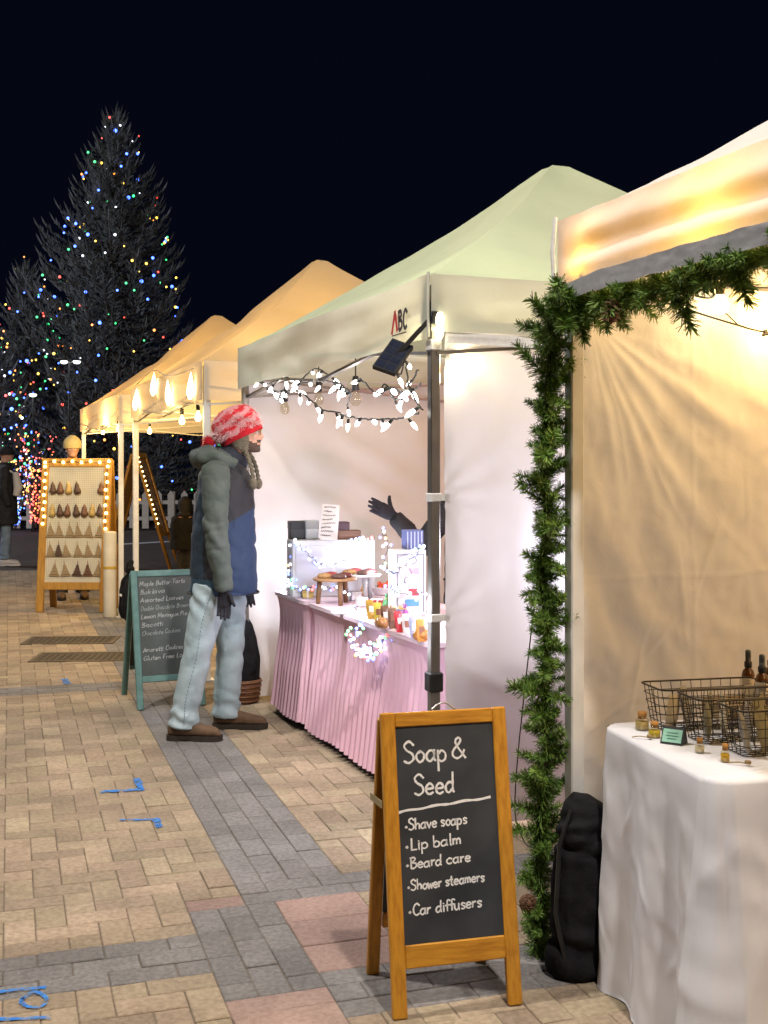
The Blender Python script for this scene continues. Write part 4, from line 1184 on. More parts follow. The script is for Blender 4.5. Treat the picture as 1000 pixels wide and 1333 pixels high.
# ---- spray bottles
AMBER = mat('amber_glass', (.09, .032, .006), .12, (.13, .05, .01), 8, spec=.6)
PAPER = mat('cream_label', (.62, .55, .44), .7, (.55, .48, .38), 20)
NOZ = mat('grey_pump', (.05, .055, .06), .4)
rs = MB(); rs.bevbox((-.14, -.06, 0), (.30, .06, .05), .004)
ro = rs.build('riser_block', mat('pale_wood', (.45, .33, .2), .6, (.36, .26, .15), 12, stretch=(1, 8, 8)), None, loc=Vector((1.13, 3.53, TZ)), rot=(0, 0, TA)); tag(ro, 'low pale wooden riser behind the wire baskets holding amber bottles', 'riser')
for px, py, y, sc_, lab in ((974, 893, 3.53, 1.0, 'amber spray bottle standing tallest and clear to the left of its neighbours'), (992, 912, 3.44, 1.0, 'amber spray bottle in front, partly hidden behind the basket packets'), (1004, 893, 3.56, 1, 'amber spray bottle cut by the right edge of the picture')):
    z = TZ + .05
    t = thing('spray_bottle', lab, 'bottle', ((px-500)/1500*y, y, z), 0, 'amber spray bottles on the riser')
    m_ = MB(); m_.lathe([(.017, 0), (.0195, .003), (.0195, .075), (.016, .088), (.0095, .095), (.0095, .102)], 16); m_.build('body', AMBER, t, True)
    m_ = MB(); m_.lathe([(.0199, .018), (.0200, .02), (.0200, .068), (.0199, .07)], 16); lb_ = m_.build('paper_label', PAPER, t, True)
    m_ = MB()
    for i in range(5): 
        a0 = -PI/2 - .5
        pts = [(.0204*math.cos(a0 + .2*k), .0204*math.sin(a0 + .2*k), .060 - .008*i) for k in range(3 + (i*2) % 3)]
        m_.tube(pts, .0005, 4)
    m_.build('print', LET_DARK, lb_)
    m_ = MB(); m_.lathe([(.0115, .098), (.0118, .114), (.0085, .117), (.0085, .130)], 14); m_.build('collar', BLACK_PLASTIC, t, True)
    m_ = MB(); m_.lathe([(.0085, .128), (.009, .131), (.0085, .148), (.006, .151), (.001, .152)], 12); m_.tube([(0, -.006, .142), (0, -.013, .142)], .0022, 6); m_.build('pump', NOZ, t, True)
# ---- cork jars
CORK = mat('cork', (.40, .19, .04), .8, (.30, .14, .03), 60, 5, .4, 90)
for px, py, c_, r_, h_, lab in ((836, 950, (.52, .40, .16), .021, .040, 'corked glass jar of pale petals farthest back on the table edge'), (852, 960, (.55, .42, .04), .018, .034, 'corked glass jar of yellow contents second from the back'), (911, 980, (.70, .62, .45), .013, .030, 'small corked jar with cream label right of the green card'), (944, 992, (.55, .33, .01), .012, .036, 'slim corked vial of golden contents nearest the front basket')):
    p = tpt(px, py); t = thing('cork_jar', lab, 'jar', p, 0, 'small corked jars along the table edge')
    m_ = MB(); m_.lathe([(r_*.95, 0), (r_, .003), (r_, h_*.72), (r_*.62, h_*.9), (r_*.62, h_)], 14); m_.build('glass', clear_glass('jar_glass', (.96, .94, .86)), t, True)
    m_ = MB(); m_.lathe([(r_*.88, .003), (r_*.9, .006), (r_*.9, h_*.60), (.001, h_*.62)], 12); m_.build('contents', mat('jar_contents', c_, .8, tuple(x*.6 for x in c_), 120), t, True)
    m_ = MB(); m_.lathe([(r_*.58, h_*.85), (r_*.66, h_*1.3), (.001, h_*1.3)], 12); m_.build('cork', CORK, t, True)
# ---- green card in black stand
p = tpt(876, 968)
t = thing('card_stand', 'small black tent card holder with a pale green card on the table edge', 'card stand', p, R(-33))
m_ = MB()
sx, sh, sd = .040, .052, .026
m_.add([(-sx/1.3,-.016,0),(sx/1.3,-.016,0),(sx/1.3,.010,sh*.86),(-sx/1.3,.010,sh*.86),(-sx/1.3,.034,0),(sx/1.3,.034,0),(sx/1.3,.013,sh*.86),(-sx/1.3,.013,sh*.86)], [(0,1,2,3),(7,6,5,4),(0,3,7,4),(1,5,6,2),(3,2,6,7),(0,4,5,1)]); m_.build('stand', BLACK_PLASTIC, t)
m_ = MB(); q = .9; m_.add([(-.027,-.0160+.003,.0055),(.027,-.013,.0055),(.027,.0055,.038),(-.027,.0055,.038)], [(0,1,2,3)])
for i in range(len(m_.v)): v_ = m_.v[i]; m_.v[i] = (v_[0], v_[1]-.0015, v_[2]+.0006)
cd = m_.build('card', mat('mint_card', (.25, .50, .38), .6, (.29, .55, .43), 30), t)
m_ = MB()
for i, wd in enumerate((.03, .036, .026)):
    k = .25 + .22*i
    for q in range(2): pass
    y = -.0155 + .0185*(1-k); z = .0062 + .0325*(1-k)
    m_.bar((-wd/2, y-.0006, z), (wd/2, y-.0006, z), .0016, .0006)
m_.build('print', mat('green_ink', (.12, .30, .22), .7), cd)
# ---- little dried posies on the table edge
for px, py, lab in ((838, 962, 'dried sprig tied with string beside the back jars'), (965, 996, 'dried bud sprig lying beside the golden vial')):
    p = tpt(px, py); m_ = MB()
    m_.tube(smoothpts([(-.03, .01, .003), (-.01, 0, .008), (.015, -.006, .005)], 4), .0016, 5)
    for k in range(5): m_.ball((.012 + .006*random.random(), -.006 + .008*random.uniform(-1, 1), .007 + .004*random.random()), .0055, 6, 4)
    o = m_.build('dried_sprig', mat('dried_flower', (.34, .25, .12), .9, (.25, .17, .08), 90), None, True, loc=p); tag(o, lab, 'dried flower')

# ================================================================== bulb and cable in the nearest tent
lt = thing('string_light', 'black cable with a glaring warm bulb near the wall of the nearest tent', 'string lights', T1, TH)
def wl(px, py, u):
    """point on a plane parallel to the far side wall of the nearest tent, u behind the leg line"""
    q = T1 + U*(SZ + u); r = (px-500)/1500
    d = (q.y*r - q.x)/(math.cos(TH) - math.sin(TH)*r)
    y = q.y + math.sin(TH)*d
    return Vector((d, SZ + u, 1.5 + (615-py)/1500*y))
c1 = [wl(836, 386, -.10), wl(870, 395, -.11), wl(920, 411, -.12), wl(960, 423, -.12), wl(995, 432, -.12), wl(1090, 445, -.13)]
c2 = [wl(905, 370, -.10), wl(937, 371, -.11), wl(1000, 375, -.13), wl(1100, 372, -.14)]
c3 = [wl(925, 377, -.10), wl(930, 384, -.1), wl(922, 388, -.1), wl(905, 385, -.1)]
c4_ = [wl(941, 404, -.12), wl(960, 422, -.12)]
m_ = MB()
for c_ in (c1, c2, c3, c4_): m_.tube(smoothpts(c_, 6), .0032 if c_ is not c4_ else .002, 6)
m_.build('cable', CABLE, lt)
bpnt = wl(938, 372, -.11)
m_ = MB(); m_.lathe([(.008, .004), (.013, 0), (.014, -.025), (.012, -.03)], 10, c=tuple(bpnt)); m_.build('socket', mat('olive_socket', (.06, .05, .02), .6), lt, True)
m_ = MB(); m_.lathe([(.011, -.028), (.020, -.045), (.027, -.062), (.022, -.082), (.001, -.09)], 12, c=tuple(bpnt)); m_.build('bulb', glow('hot_bulb_glow', (1, .86, .55), 25), lt, True)
m_ = MB(); e_ = wl(996, 433, -.12)
for k in range(6): m_.ball(e_ + Vector((random.uniform(-.01,.01), 0, random.uniform(-.008,.008))), .006, 6, 4)
m_.build('tie', CABLE, lt)
bw3 = T1 + V*bpnt.x + U*bpnt.y + Vector((0, 0, bpnt.z - .06))
lamp('nearest_tent_bulb_and_fill_light', bw3, 13, (1, .60, .20), .027)
lamp('nearest_tent_bulb_and_fill_light', T1 + V*.78 + U*(SZ-.13) + Vector((0, 0, 2.0)), 9, (1, .60, .20), .027)
lamp('nearest_tent_bulb_and_fill_light', T1 + V*.03 + U*(SZ-.16) + Vector((0, 0, 2.12)), 1.6, (1, .66, .25), .02)
lamp('nearest_tent_bulb_and_fill_light', T1 + V*1.5 + U*1.9 + Vector((0, 0, 2.15)), 38, (1, .62, .27), .05)
lamp('nearest_tent_bulb_and_fill_light', T1 + V*1.3 + U*.8 + Vector((0, 0, 2.15)), 30, (1, .62, .28), .05)

lamp('nearest_tent_bulb_and_fill_light', T1 + V*.10 + U*(SZ-.75) + Vector((0, 0, 2.13)), 4.5, (1, .72, .32), .025)  # no bulb here, added behind the valance to warm its cloth
# ================================================================== garland on the nearest tent
NEED = mat('garland_needles', (.10, .20, .032), .55, (.22, .36, .07), 14, 3, ramp=(.3, .7), rnd=.35)
TWIG = mat('garland_wire_twig', (.05, .035, .02), .9)
def sprig_mesh(seed, L_=.10, n=150):
    rnd_ = random.Random(seed); mb = MB()
    cv = rnd_.uniform(-.25, .25)
    axis = lambda t: Vector((cv*t*t*L_, .15*cv*t*L_, t*L_))
    for i in range(n):
        t = (i + rnd_.random())/n; p = axis(t)
        a = rnd_.random()*2*PI; lean = rnd_.uniform(.55, 1.0) if t < .9 else rnd_.uniform(1.0, 2.4)
        d = Vector((math.cos(a), math.sin(a), lean)).normalized()
        l = rnd_.uniform(.024, .038)*(1.05 - .3*t)
        sd = d.orthogonal().normalized()*.0016
        sd.rotate(Matrix.Rotation(rnd_.random()*PI, 3, d))
        e = p + d*l
        mb.add([p - sd, p + sd, e + sd*.5, e - sd*.5], [(0, 1, 2, 3)])
    return mb.mesh('sprig', NEED)
SPR = [sprig_mesh(i, .07 + .010*i, 130 + 14*i) for i in range(7)]
gl = thing('garland', 'green artificial pine garland wound up the leg and along the eave of the nearest tent', 'garland', (0, 0, 0))
lf = T1 + U*(SZ - .03) + V*.01
def gp(px, py, off=-.055):                        # points just in front of the leg / valance plane
    q = plane_uv(px, py, off, lf); return lf + U*q.y + V*q.x + Vector((0, 0, q.z))
vert = [gp(697, 1245), gp(705, 1180), gp(700, 1110), gp(706, 1040), gp(712, 960), gp(708, 890), gp(712, 820), gp(706, 750), gp(712, 680), gp(708, 610), gp(712, 540), gp(716, 470), gp(724, 405), gp(742, 388)]
horz = [gp(744, 398, -.03), gp(775, 395, .0), gp(815, 384, .0), gp(860, 371, .0), gp(905, 357, .0), gp(950, 346, .0), gp(1000, 332, .0), gp(1060, 322, .0), gp(1150, 300, .0)]
trunkp = smoothpts(vert, 8) + smoothpts(horz, 8)[1:]
m_ = MB(); m_.tube(trunkp, .010, 6); m_.build('stem', TWIG, gl)
core = MB(); rc = random.Random(12)
for i in range(len(trunkp)-1):
    tg0 = (trunkp[i+1]-trunkp[i]); 
    for q in range(120):
        p = trunkp[i] + tg0*rc.random(); d = Vector((rc.gauss(0, 1), rc.gauss(0, 1), rc.gauss(0, 1))).normalized(); l = rc.uniform(.020, .042)
        sd = d.orthogonal().normalized()*.0013; sd.rotate(Matrix.Rotation(rc.random()*PI, 3, d)); p = p + d*.006
        core.add([p-sd, p+sd, p + d*l + sd*.5, p + d*l - sd*.5], [(0, 1, 2, 3)])
core.build('needles', NEED, gl, kind='stuff')
cum = [0]
for i in range(1, len(trunkp)): cum.append(cum[-1] + (trunkp[i]-trunkp[i-1]).length)
def along(s):
    for i in range(1, len(cum)):
        if cum[i] >= s:
            k = (s-cum[i-1])/max(1e-6, cum[i]-cum[i-1]); return trunkp[i-1].lerp(trunkp[i], k), (trunkp[i]-trunkp[i-1]).normalized()
    return trunkp[-1], (trunkp[-1]-trunkp[-2]).normalized()
NS = 298
for k in range(NS):
    s = cum[-1]*(k + random.random())/NS
    p, tg = along(s)
    a = random.random()*2*PI
    sd = tg.orthogonal().normalized(); sd.rotate(Matrix.Rotation(a, 3, tg))
    horiz = abs(tg.z) < .6
    d = (sd + tg*random.uniform(-.5, .9) + Vector((0, 0, -.45 if horiz else .25))).normalized()
    if not horiz and d.dot(V) > .05 and d.dot(U) > -.35: d = (d - U*(d.dot(U) + .45)).normalized()
    big = random.random() < .16 and not (d.dot(V) > .5 and not horiz)
    sc_ = random.uniform(.65, .90) if not big else random.uniform(1.0, 1.3)
    if horiz: sc_ *= 1.12
    me = SPR[random.randrange(7)]
    rot = d.to_track_quat('Z', 'Y').to_euler()
    put('sprig', me, gl, p + sd*random.uniform(0, .012), rot, scale=(sc_*1.12, sc_*1.12, sc_*(.75 if horiz else .85)))
def cone(p, rot, sc_):
    m_ = MB(); m_.ball((0, 0, 0), (.020, .020, .032), 8, 6)
    for i in range(46):
        t = (i+.5)/46; z = -.032 + .064*t; r = .020*math.sin(math.acos(max(-1, min(1, z/.034)))) + .002; a = i*2.4
        c_ = Vector((r*math.cos(a), r*math.sin(a), z)); rd = Vector((math.cos(a), math.sin(a), -.6)).normalized(); td = Vector((-math.sin(a), math.cos(a), 0))
        m_.add([c_ - td*.007, c_ + td*.007, c_ + rd*.011 + td*.004 , c_ + rd*.011 - td*.004, c_ + rd*.004 + Vector((0, 0, .005))], [(0, 1, 2, 3), (0, 4, 1), (2, 4, 3)])
    return m_.build('pine_cone', mat('pine_cone_brown', (.11, .05, .025), .8, (.17, .09, .05), 50), gl, loc=p, rot=rot, scale=(sc_,)*3)
cone(gp(797, 404, -.05), (.3, .2, 0), 1.0); cone(gp(688, 1176, -.10), (1.2, .2, 0), .9)
m_ = MB(); m_.tube(smoothpts([gp(712, 440, -.03), gp(718, 520, -.03), gp(712, 640, -.02), gp(672, 1010, -.04), gp(680, 1090, -.03), gp(700, 1105, -.02)], 6), .0022, 5); m_.build('light_wire', CABLE, gl)

# ================================================================== pink skirted tables
PINK = mat('pink_stretch_cloth', (.88, .57, .69), .5, (.85, .535, .655), 4, 4, .08, 150, spec=.25)
PINK_TOP = mat('pale_pink_table_top', (.78, .62, .68), .6, (.74, .57, .64), 5)
def pink_table(lab, y0, y1, x0=.13, dp=.70, H=.752, hem=.045, seed=0):
    t = thing('skirted_table', lab, 'table', P0, TH, 'pink skirted tables under the sage tent')
    r = .05
    pth = []
    def ln_(a, b, n, k): 
        for i in range(n): pth.append((a[0] + (b[0]-a[0])*i/n, a[1] + (b[1]-a[1])*i/n, k))
    X0, X1 = x0, x0 + dp
    def arc(cx, cy, a0):
        for i in range(8):
            a = a0 + PI/2*i/8; pth.append((cx + r*math.cos(a), cy + r*math.sin(a), 1))
    ln_((X0, y1-r), (X0, y0+r), 260, 0); arc(X0+r, y0+r, PI)
    ln_((X0+r, y0), (X1-r, y0), 80, 0); arc(X1-r, y0+r, 1.5*PI)
    ln_((X1, y0+r), (X1, y1-r), 60, 0); arc(X1-r, y1-r, 0)
    ln_((X1-r, y1), (X0+r, y1), 80, 0); arc(X0+r, y1-r, PI/2)
    n = len(pth); vs = []; fs = []; NVV = 26; s = 0
    S = [0]
    for i in range(1, n): S.append(S[-1] + math.hypot(pth[i][0]-pth[i-1][0], pth[i][1]-pth[i-1][1]))
    cx, cy = (X0+X1)/2, (y0+y1)/2
    for j in range(NVV+1):
        d = j/NVV
        for i in range(n):
            a, b = Vector(pth[i-1][:2]), Vector(pth[(i+1) % n][:2]); tn = (b-a).normalized(); nn = Vector((-tn.y, tn.x))
            if nn.dot(Vector((pth[i][0]-cx, pth[i][1]-cy))) < 0: nn = -nn
            ph = S[i]/.066*2*PI + 1.2*nz(S[i]*2.5, seed, 1)
            pl = (.5 + .5*math.sin(ph))**.5
            grow = min(1, max(0, (d-.10)/.50))
            inn = 0
            w = -.045*(1-math.exp(-d*9)) + .040*pl*grow*(.8+.3*nz(S[i]*4, 2, seed)) + .05*d*d + .005*nz(S[i]*4, d*1.2, seed)
            z = H - (H-hem)*d + (.008*math.sin(S[i]*9+seed))*d
            vs.append((pth[i][0] + nn.x*w, pth[i][1] + nn.y*w, z))
    for j in range(NVV):
        for i in range(n): fs.append((j*n+i, j*n+(i+1) % n, (j+1)*n+(i+1) % n, (j+1)*n+i))
    m_ = MB(); m_.add(vs, fs); m_.build('skirt', PINK, t, True)
    m_ = MB(); m_.add([(p[0], p[1], H+.0) for p in pth] + [(p[0], p[1], H-.02) for p in pth] + [(cx, cy, H + .001)], [tuple((i, (i+1) % n, 2*n)) for i in range(n)] + [(i, n+i, n+(i+1) % n, (i+1) % n) for i in range(n)])
    m_.build('table_cover', PINK_TOP, t)
    for x in (X0+.12, X1-.12):
        for y in (y0+.12, y1-.12):
            m_ = MB(); m_.tube([(x, y, 0), (x, y, H-.03)], .014, 8); m_.build('leg', DARK_METAL, t)
    return t
pink_table('pink table with pleated stretch skirt, the longer one behind the orange chalkboard', .30, 2.02, seed=3)
pink_table('pink table with pleated stretch skirt, the shorter far one beside the man', 2.05, 2.72, seed=8)

# ---- goods on the pink tables
GZ = .754
def gt(px, py, z=GZ):
    return gnd(px, py, z)
def wthing(name, lab, cat, p, rz=TH, group=None): return thing(name, lab, cat, p, rz, group)
GLOSS_WHITE = mat('white_card', (.80, .80, .82), .5, (.74, .74, .77), 6)
lamp('led_and_fill_glow', gt(432, 735, 1.00) + Vector((0, -.25, 0)), 9, (.80, .86, 1), .04)
lamp('led_and_fill_glow', gt(490, 745, 0.92), 7, (.82, .87, 1), .04)
lamp('led_and_fill_glow', gt(535, 790, .95), 4.7, (.82, .87, 1), .04)
lamp('led_and_fill_glow', row(2.62, .30, .90), 9, (.82, .84, 1), .05)
lamp('led_and_fill_glow', gt(480, 845, .74) + Vector((-.06, -.05, 0)), 2.5, (.85, .85, 1), .03)
lamp('led_and_fill_glow', row(.28, .75, 1.15), 32, (.80, .83, 1), .05)  # unseen lamp added to brighten the near side wall
# tall white display boards / boxes
def cardbox(lab, px0, px1, py0, py1, yd, dp, rz, cat='box', m=GLOSS_WHITE, name='display_box', group=None):
    """upright box whose front spans these image columns at distance yd; stands on the table"""
    a = ray(px0, py1, yd); w = (px1-px0)/1500*yd; h = 1.5 + (615-py0)/1500*yd - GZ
    t = thing(name, lab, cat, (a.x + w/2, yd, GZ), rz, group)
    mb = MB(); mb.bevbox((-w/2, 0, 0), (w/2, dp, h), .004); mb.build('body', m, t)
    return t, w, h
tb, w, h = cardbox('wide white display riser at the far end of the pink table', 380, 490, 703, 760, 6.95, .2, R(14))
for k in range(2):
    mb = MB(); mb.bevbox((-w/2 + .02 + k*(w/2-.01), -.004, .03), (-.015 + k*(w/2-.01), -.001, h-.03), .001); mb.build('front_panel', mat('frosted_panel', (.72, .74, .80), .3, (.66, .68, .75), 5), tb)
tb2, w, h = cardbox('tall white lit display board next to the dark tent pole', 513, 556, 716, 790, 6.0, .12, R(16))
mb = MB()
for lo, hi in (((-w/2+.012,-.004,.02),(-w/2+.018,-.001,h-.02)), ((w/2-.018,-.004,.02),(w/2-.012,-.001,h-.02)), ((-w/2+.012,-.004,h-.026),(w/2-.012,-.001,h-.02))): mb.box(lo, hi)
mb.build('border', mat('grey_line', (.3, .3, .34), .6), tb2)
for k in range(4):
    mb = MB(); mb.bevbox((-.03 + .02*(k % 2), -.006, .05 + .055*k), (.045, -.001, .085 + .055*k), .002); mb.build('label_card', [mat('blue_tag', (.12, .35, .62), .5), mat('red_tag', (.6, .06, .08), .5), GLOSS_WHITE, mat('pink_tag', (.7, .4, .5), .5)][k], tb2)
# dark boxes on the white riser
zr = 1.5 + (615-703)/1500*6.95
for px0, px1, py0, c_, lab in ((378, 398, 680, (.05, .05, .06), 'dark grey box standing on the white riser, farthest left'), (398, 415, 679, (.55, .58, .62), 'silvery grey box standing on the white riser behind the price card'), (436, 455, 681, (.09, .045, .06), 'dark plum box on the white riser right of the price card'), (440, 470, 692, (.22, .11, .07), 'low brown basket tray on the white riser')):
    y = 7.02; w = (px1-px0)/1500*y
    t = thing('goods_box', lab, 'box', ((px0+px1)/2/1500*y - y/3, y, zr), R(14), 'boxes on the white riser')
    h = (703-py0)/1500*y; mb = MB(); mb.bevbox((-w/2, 0, 0), (w/2, .10, h), .005); mb.build('body', mat('box_tone', c_, .5, tuple(min(1, x*1.4+.01) for x in c_), 10), t)
    mb = MB(); mb.bevbox((-w/2-.002, -.002, h*.55), (w/2+.002, .102, h+.003), .004); mb.build('lid', mat('lid_tone', tuple(x*.85 for x in c_), .5), t)
# price card
y = 6.93; p = ray(428, 703, y)
t = thing('price_card', 'upright white card with lines of handwriting in front of the dark boxes', 'sign', (p.x, y, zr), R(8))
mb = MB(); mb.box((-.052, 0, 0), (.052, .004, .215), Matrix.Rotation(R(4), 4, 'Y')); mb.build('card', mat('off_white_card', (.72, .66, .62), .7), t)
mb = MB(); random.seed(5)
for i, w_ in enumerate((.07, .05, .075, .06, .08, .055, .075, .06)):
    pts = [(-.045 + w_*k/22 + .012 - .0017*i, .198 - .024*i + .006*math.sin(k*1.9 + i)*((k*7+i) % 3 > 0)) for k in range(23)]
    ribbon(mb, pts, .0032, lambda s, q: Vector((s + q*.07 - .007, -.002, q)))
mb.build('handwriting', LET_DARK, t)
# cake stands
for px, py, z, rx, lab, c_, zz in ((436, 752, .905, .125, 'round wooden cake board on three legs loaded with pastries', (.45, .25, .12), 6.55), (468, 747, .93, .13, 'white plate stand with a dark pastry behind the wooden cake board', (.72, .70, .72), 6.75)):
    p = ray(px, py, zz); t = thing('cake_stand', lab, 'cake stand', (p.x, zz, GZ), .3)
    h = p.z - GZ
    mb = MB(); mb.lathe([(.001, h-.014), (rx-.004, h-.014), (rx, h-.010), (rx, h-.003), (rx-.004, h), (.001, h)], 28); mb.build('board', mat('stand_board', c_, .5, tuple(x*.8 for x in c_), 8), t)
    for k in range(3):
        a = 2*PI*k/3 + .6; mb = MB(); mb.tube([(rx*.78*math.cos(a), rx*.78*math.sin(a), 0), (rx*.7*math.cos(a), rx*.7*math.sin(a), h-.013)], [.013, .016], 8); mb.build('leg', mat('stand_leg', tuple(x*.6 for x in c_), .5), t, True)
    for k in range(4):
        a = 2*PI*k/4 + .4; r0 = rx*.5
        cc = [(.12, .03, .03), (.30, .05, .05), (.35, .2, .08), (.10, .05, .04)][k]
        q = Vector((p.x + r0*math.cos(a), zz + r0*math.sin(a), GZ + h))
        mb = MB(); mb.lathe([(.001, 0), (.028, .001), (.034, .012), (.026, .026), (.010, .032), (.001, .033)], 10)
        o = mb.build('pastry', mat('pastry_tone', cc, .5, tuple(x*1.5 for x in cc), 40, bump=.4), None, True, loc=q, scale=(1.3, .9, .9))
        tag(o, f'{("dark", "red", "golden", "chocolate")[k]} pastry {("on the right", "at the back", "on the left", "at the front")[k]} of the {"wooden cake board" if c_[0] < .5 else "white plate stand"}', 'pastry', 'pastries on the cake stands')
# red wrapped sweets bowl
p = gt(499, 774); t = wthing('sweets_dish', 'low clear dish piled with red wrapped sweets beside the cake stands', 'dish', p)
mb = MB(); mb.lathe([(.05, 0), (.06, .004), (.085, .045), (.088, .05), (.083, .048), (.055, .010), (.001, .008)], 18); mb.build('dish', mat('pale_dish', (.75, .72, .75), .3), t, True)
RW = mat('red_foil', (.55, .05, .03), .3, (.6, .14, .05), 30, bump=.5); 
for k in range(16):
    a = random.random()*2*PI; r_ = .055*math.sqrt(random.random()); mb = MB(); mb.ball((0, 0, 0), (.024, .017, .014), 7, 5); mb.build('sweet', RW, t, True, loc=(r_*math.cos(a), r_*math.sin(a), .035 + .035*random.random()), rot=(random.random(), random.random(), random.random()*3))
# packets along the front right
PKC = [((.42, .26, .04), 'gold'), ((.62, .50, .08), 'yellow'), ((.16, .08, .05), 'brown'), ((.18, .10, .07), 'dark brown'), ((.60, .05, .07), 'red'), ((.70, .62, .62), 'white'), ((.35, .36, .50), 'blue-grey'), ((.55, .24, .05), 'orange')]
for k, (c_, nm) in enumerate(PKC):
    px = 484 + 9.4*k; py = 806 + 4.2*k
    p = gt(px, py); 
    t = thing('wrapped_treat', f'{nm} wrapped treat packet in the row leaning along the pink table edge', 'packet', p, R(20 + random.uniform(-8, 8)), 'wrapped treats along the pink table')
    w_, h_, d_ = .040, .10, .022
    mx = Matrix.Rotation(R(-18), 4, 'X')
    mb = MB(); mb.grid(8, 10, lambda a, b: tuple(mx @ Vector((w_*(a-.5)*(1+.1*math.sin(PI*b)), -d_*.5*math.sin(PI*a)**.6*math.sin(PI*b)**.4, h_*b)))); mb.grid(8, 10, lambda a, b: tuple(mx @ Vector((w_*(.5-a)*(1+.1*math.sin(PI*b)), d_*.5*math.sin(PI*a)**.6*math.sin(PI*b)**.4, h_*b))))
    mb.build('wrapper', mat('wrapper_tone', c_, .28, tuple(min(1, x*1.4) for x in c_), 25, 4, .5, 40), t, True)
    mb = MB(); mb.box((-.013, -.0135, .035), (.013, -.0125, .065), mx); mb.build('sticker', mat('sticker_tone', (.75, .72, .65), .6) if k % 2 == 0 else mat('sticker_tone', (.25, .1, .06), .6), t)
for k, (px, py, c_, nm) in enumerate(((505, 838, (.30, .14, .05), 'brown bagged cookies'), (540, 826, (.45, .10, .05), 'reddish bagged loaf'), (548, 838, (.4, .16, .04), 'amber bagged brittle'), (410, 770, (.45, .28, .08), 'golden bagged nuts'), (395, 765, (.40, .25, .06), 'tied bag of caramel corn'), (535, 800, (.4, .17, .08), 'small bag of toffee'))):
    if k == 0: px, py = 497, 822
    p = gt(px, py - 4); mb = MB(); mb.ball((0, 0, .026), (.045, .032, .028), 12, 8); me = mb.mesh('treat_bag', mat('bag_tone', c_, .25, tuple(x*1.6 for x in c_), 60, 4, .6, 60), True)
    wrinkle(me, lambda q: .006*nz(q.x*50, q.y*50, q.z*50)); o = put('treat_bag', me, None, p, (0, 0, random.random()*3)); tag(o, nm + ' lying among the lights on the pink table', 'treat bag')
EXTRA = [(489, 792, (.55, .08, .10), 'cherry red', 0), (503, 795, (.10, .30, .12), 'green', 1), (516, 803, (.65, .45, .10), 'honey coloured', 0), (527, 810, (.35, .10, .35), 'purple', 1), (540, 815, (.70, .66, .60), 'ivory', 0), (474, 775, (.60, .30, .08), 'caramel coloured', 1),
 (462, 781, (.72, .70, .72), 'frosted white', 0), (425, 774, (.55, .10, .08), 'crimson', 1), (401, 778, (.65, .48, .14), 'straw coloured', 0), (389, 772, (.16, .10, .08), 'cocoa brown', 1), (417, 766, (.75, .72, .70), 'chalk white', 1), (452, 769, (.62, .24, .30), 'rose pink', 0), (520, 818, (.12, .16, .40), 'navy blue', 1), (533, 823, (.62, .14, .05), 'vermilion', 0), (509, 812, (.45, .30, .20), 'kraft brown', 1)]
for k, (px, py, c_, nm, ty) in enumerate(EXTRA):
    p = gt(px, py); t = thing('treat_pouch' if ty else 'treat_box', f'small {nm} treat {"pouch" if ty else "box"} among the goods on the pink table', 'packet' if ty else 'box', p, R(random.uniform(0, 40)), 'small treats among the goods on the pink table')
    m1 = mat('treat_tone', c_, .35, tuple(min(1, x*1.35) for x in c_), 30, 4, .3, 50)
    if ty:
        mb = MB(); mb.tube([(0, 0, 0), (0, 0, .02), (0, 0, .05), (0, 0, .066), (0, 0, .074), (0, 0, .09)], [(.026, .020), (.032, .025), (.026, .018), (.009, .008), (.012, .008), (.024, .006)], 12); mb.build('pouch', m1, t, True)
        mb = MB(); mb.lathe([(.0105, .064), (.012, .067), (.0105, .070)], 10); mb.build('ribbon', mat('ribbon_tone', (.6, .5, .2), .5), t)
    else:
        mb = MB(); mb.bevbox((-.032, -.024, 0), (.032, .024, .048), .003); mb.build('body', m1, t)
        mb = MB(); mb.box((-.0335, -.0255, .030), (.0335, .0255, .0495)); mb.build('lid', mat('lid_tone', tuple(x*.8 for x in c_), .4), t)
        mb = MB(); mb.box((-.006, -.0265, .0), (.006, .0265, .0510)); mb.build('ribbon', mat('ribbon_tone', (.75, .7, .6), .5), t)
# little white price blocks
for px, py, lab, w_ in ((474, 790, 'small white price block at the table corner below the cake board', .06), (445, 800, 'flat pale card lying near the table edge', .09), (510, 792, 'white low tray of the treat row', .16)):
    p = gt(px, py); mb = MB(); mb.bevbox((-w_/2, 0, 0), (w_/2, .05, .05 if w_ < .08 else .012), .004); o = mb.build('price_block', GLOSS_WHITE, None, loc=p, rot=(0, 0, TH)); tag(o, lab, 'card')
# blue striped box by the pole
tb3, w, h = cardbox('blue striped paper carton by the dark pole', 528, 552, 690, 716, 6.05, .08, R(16), m=mat('blue_paper', (.12, .14, .32), .6))
tb3.location.z = 1.5 + (615-716)/1500*6.05
tb3_h = (716-690)/1500*6.05
for ch in list(tb3.children): bpy.data.objects.remove(ch)
mb = MB(); mb.bevbox((-w/2, 0, 0), (w/2, .08, tb3_h), .003); bb_ = mb.build('body', mat('blue_paper', (.12, .14, .32), .6), tb3)
for k in range(5):
    mb = MB(); mb.box((-w/2 + .006 + k*w/5, -.003, .008), (-w/2 + .012 + k*w/5, -.0005, tb3_h-.008)); mb.build('stripe', mat('pale_blue', (.5, .55, .75), .6), bb_)
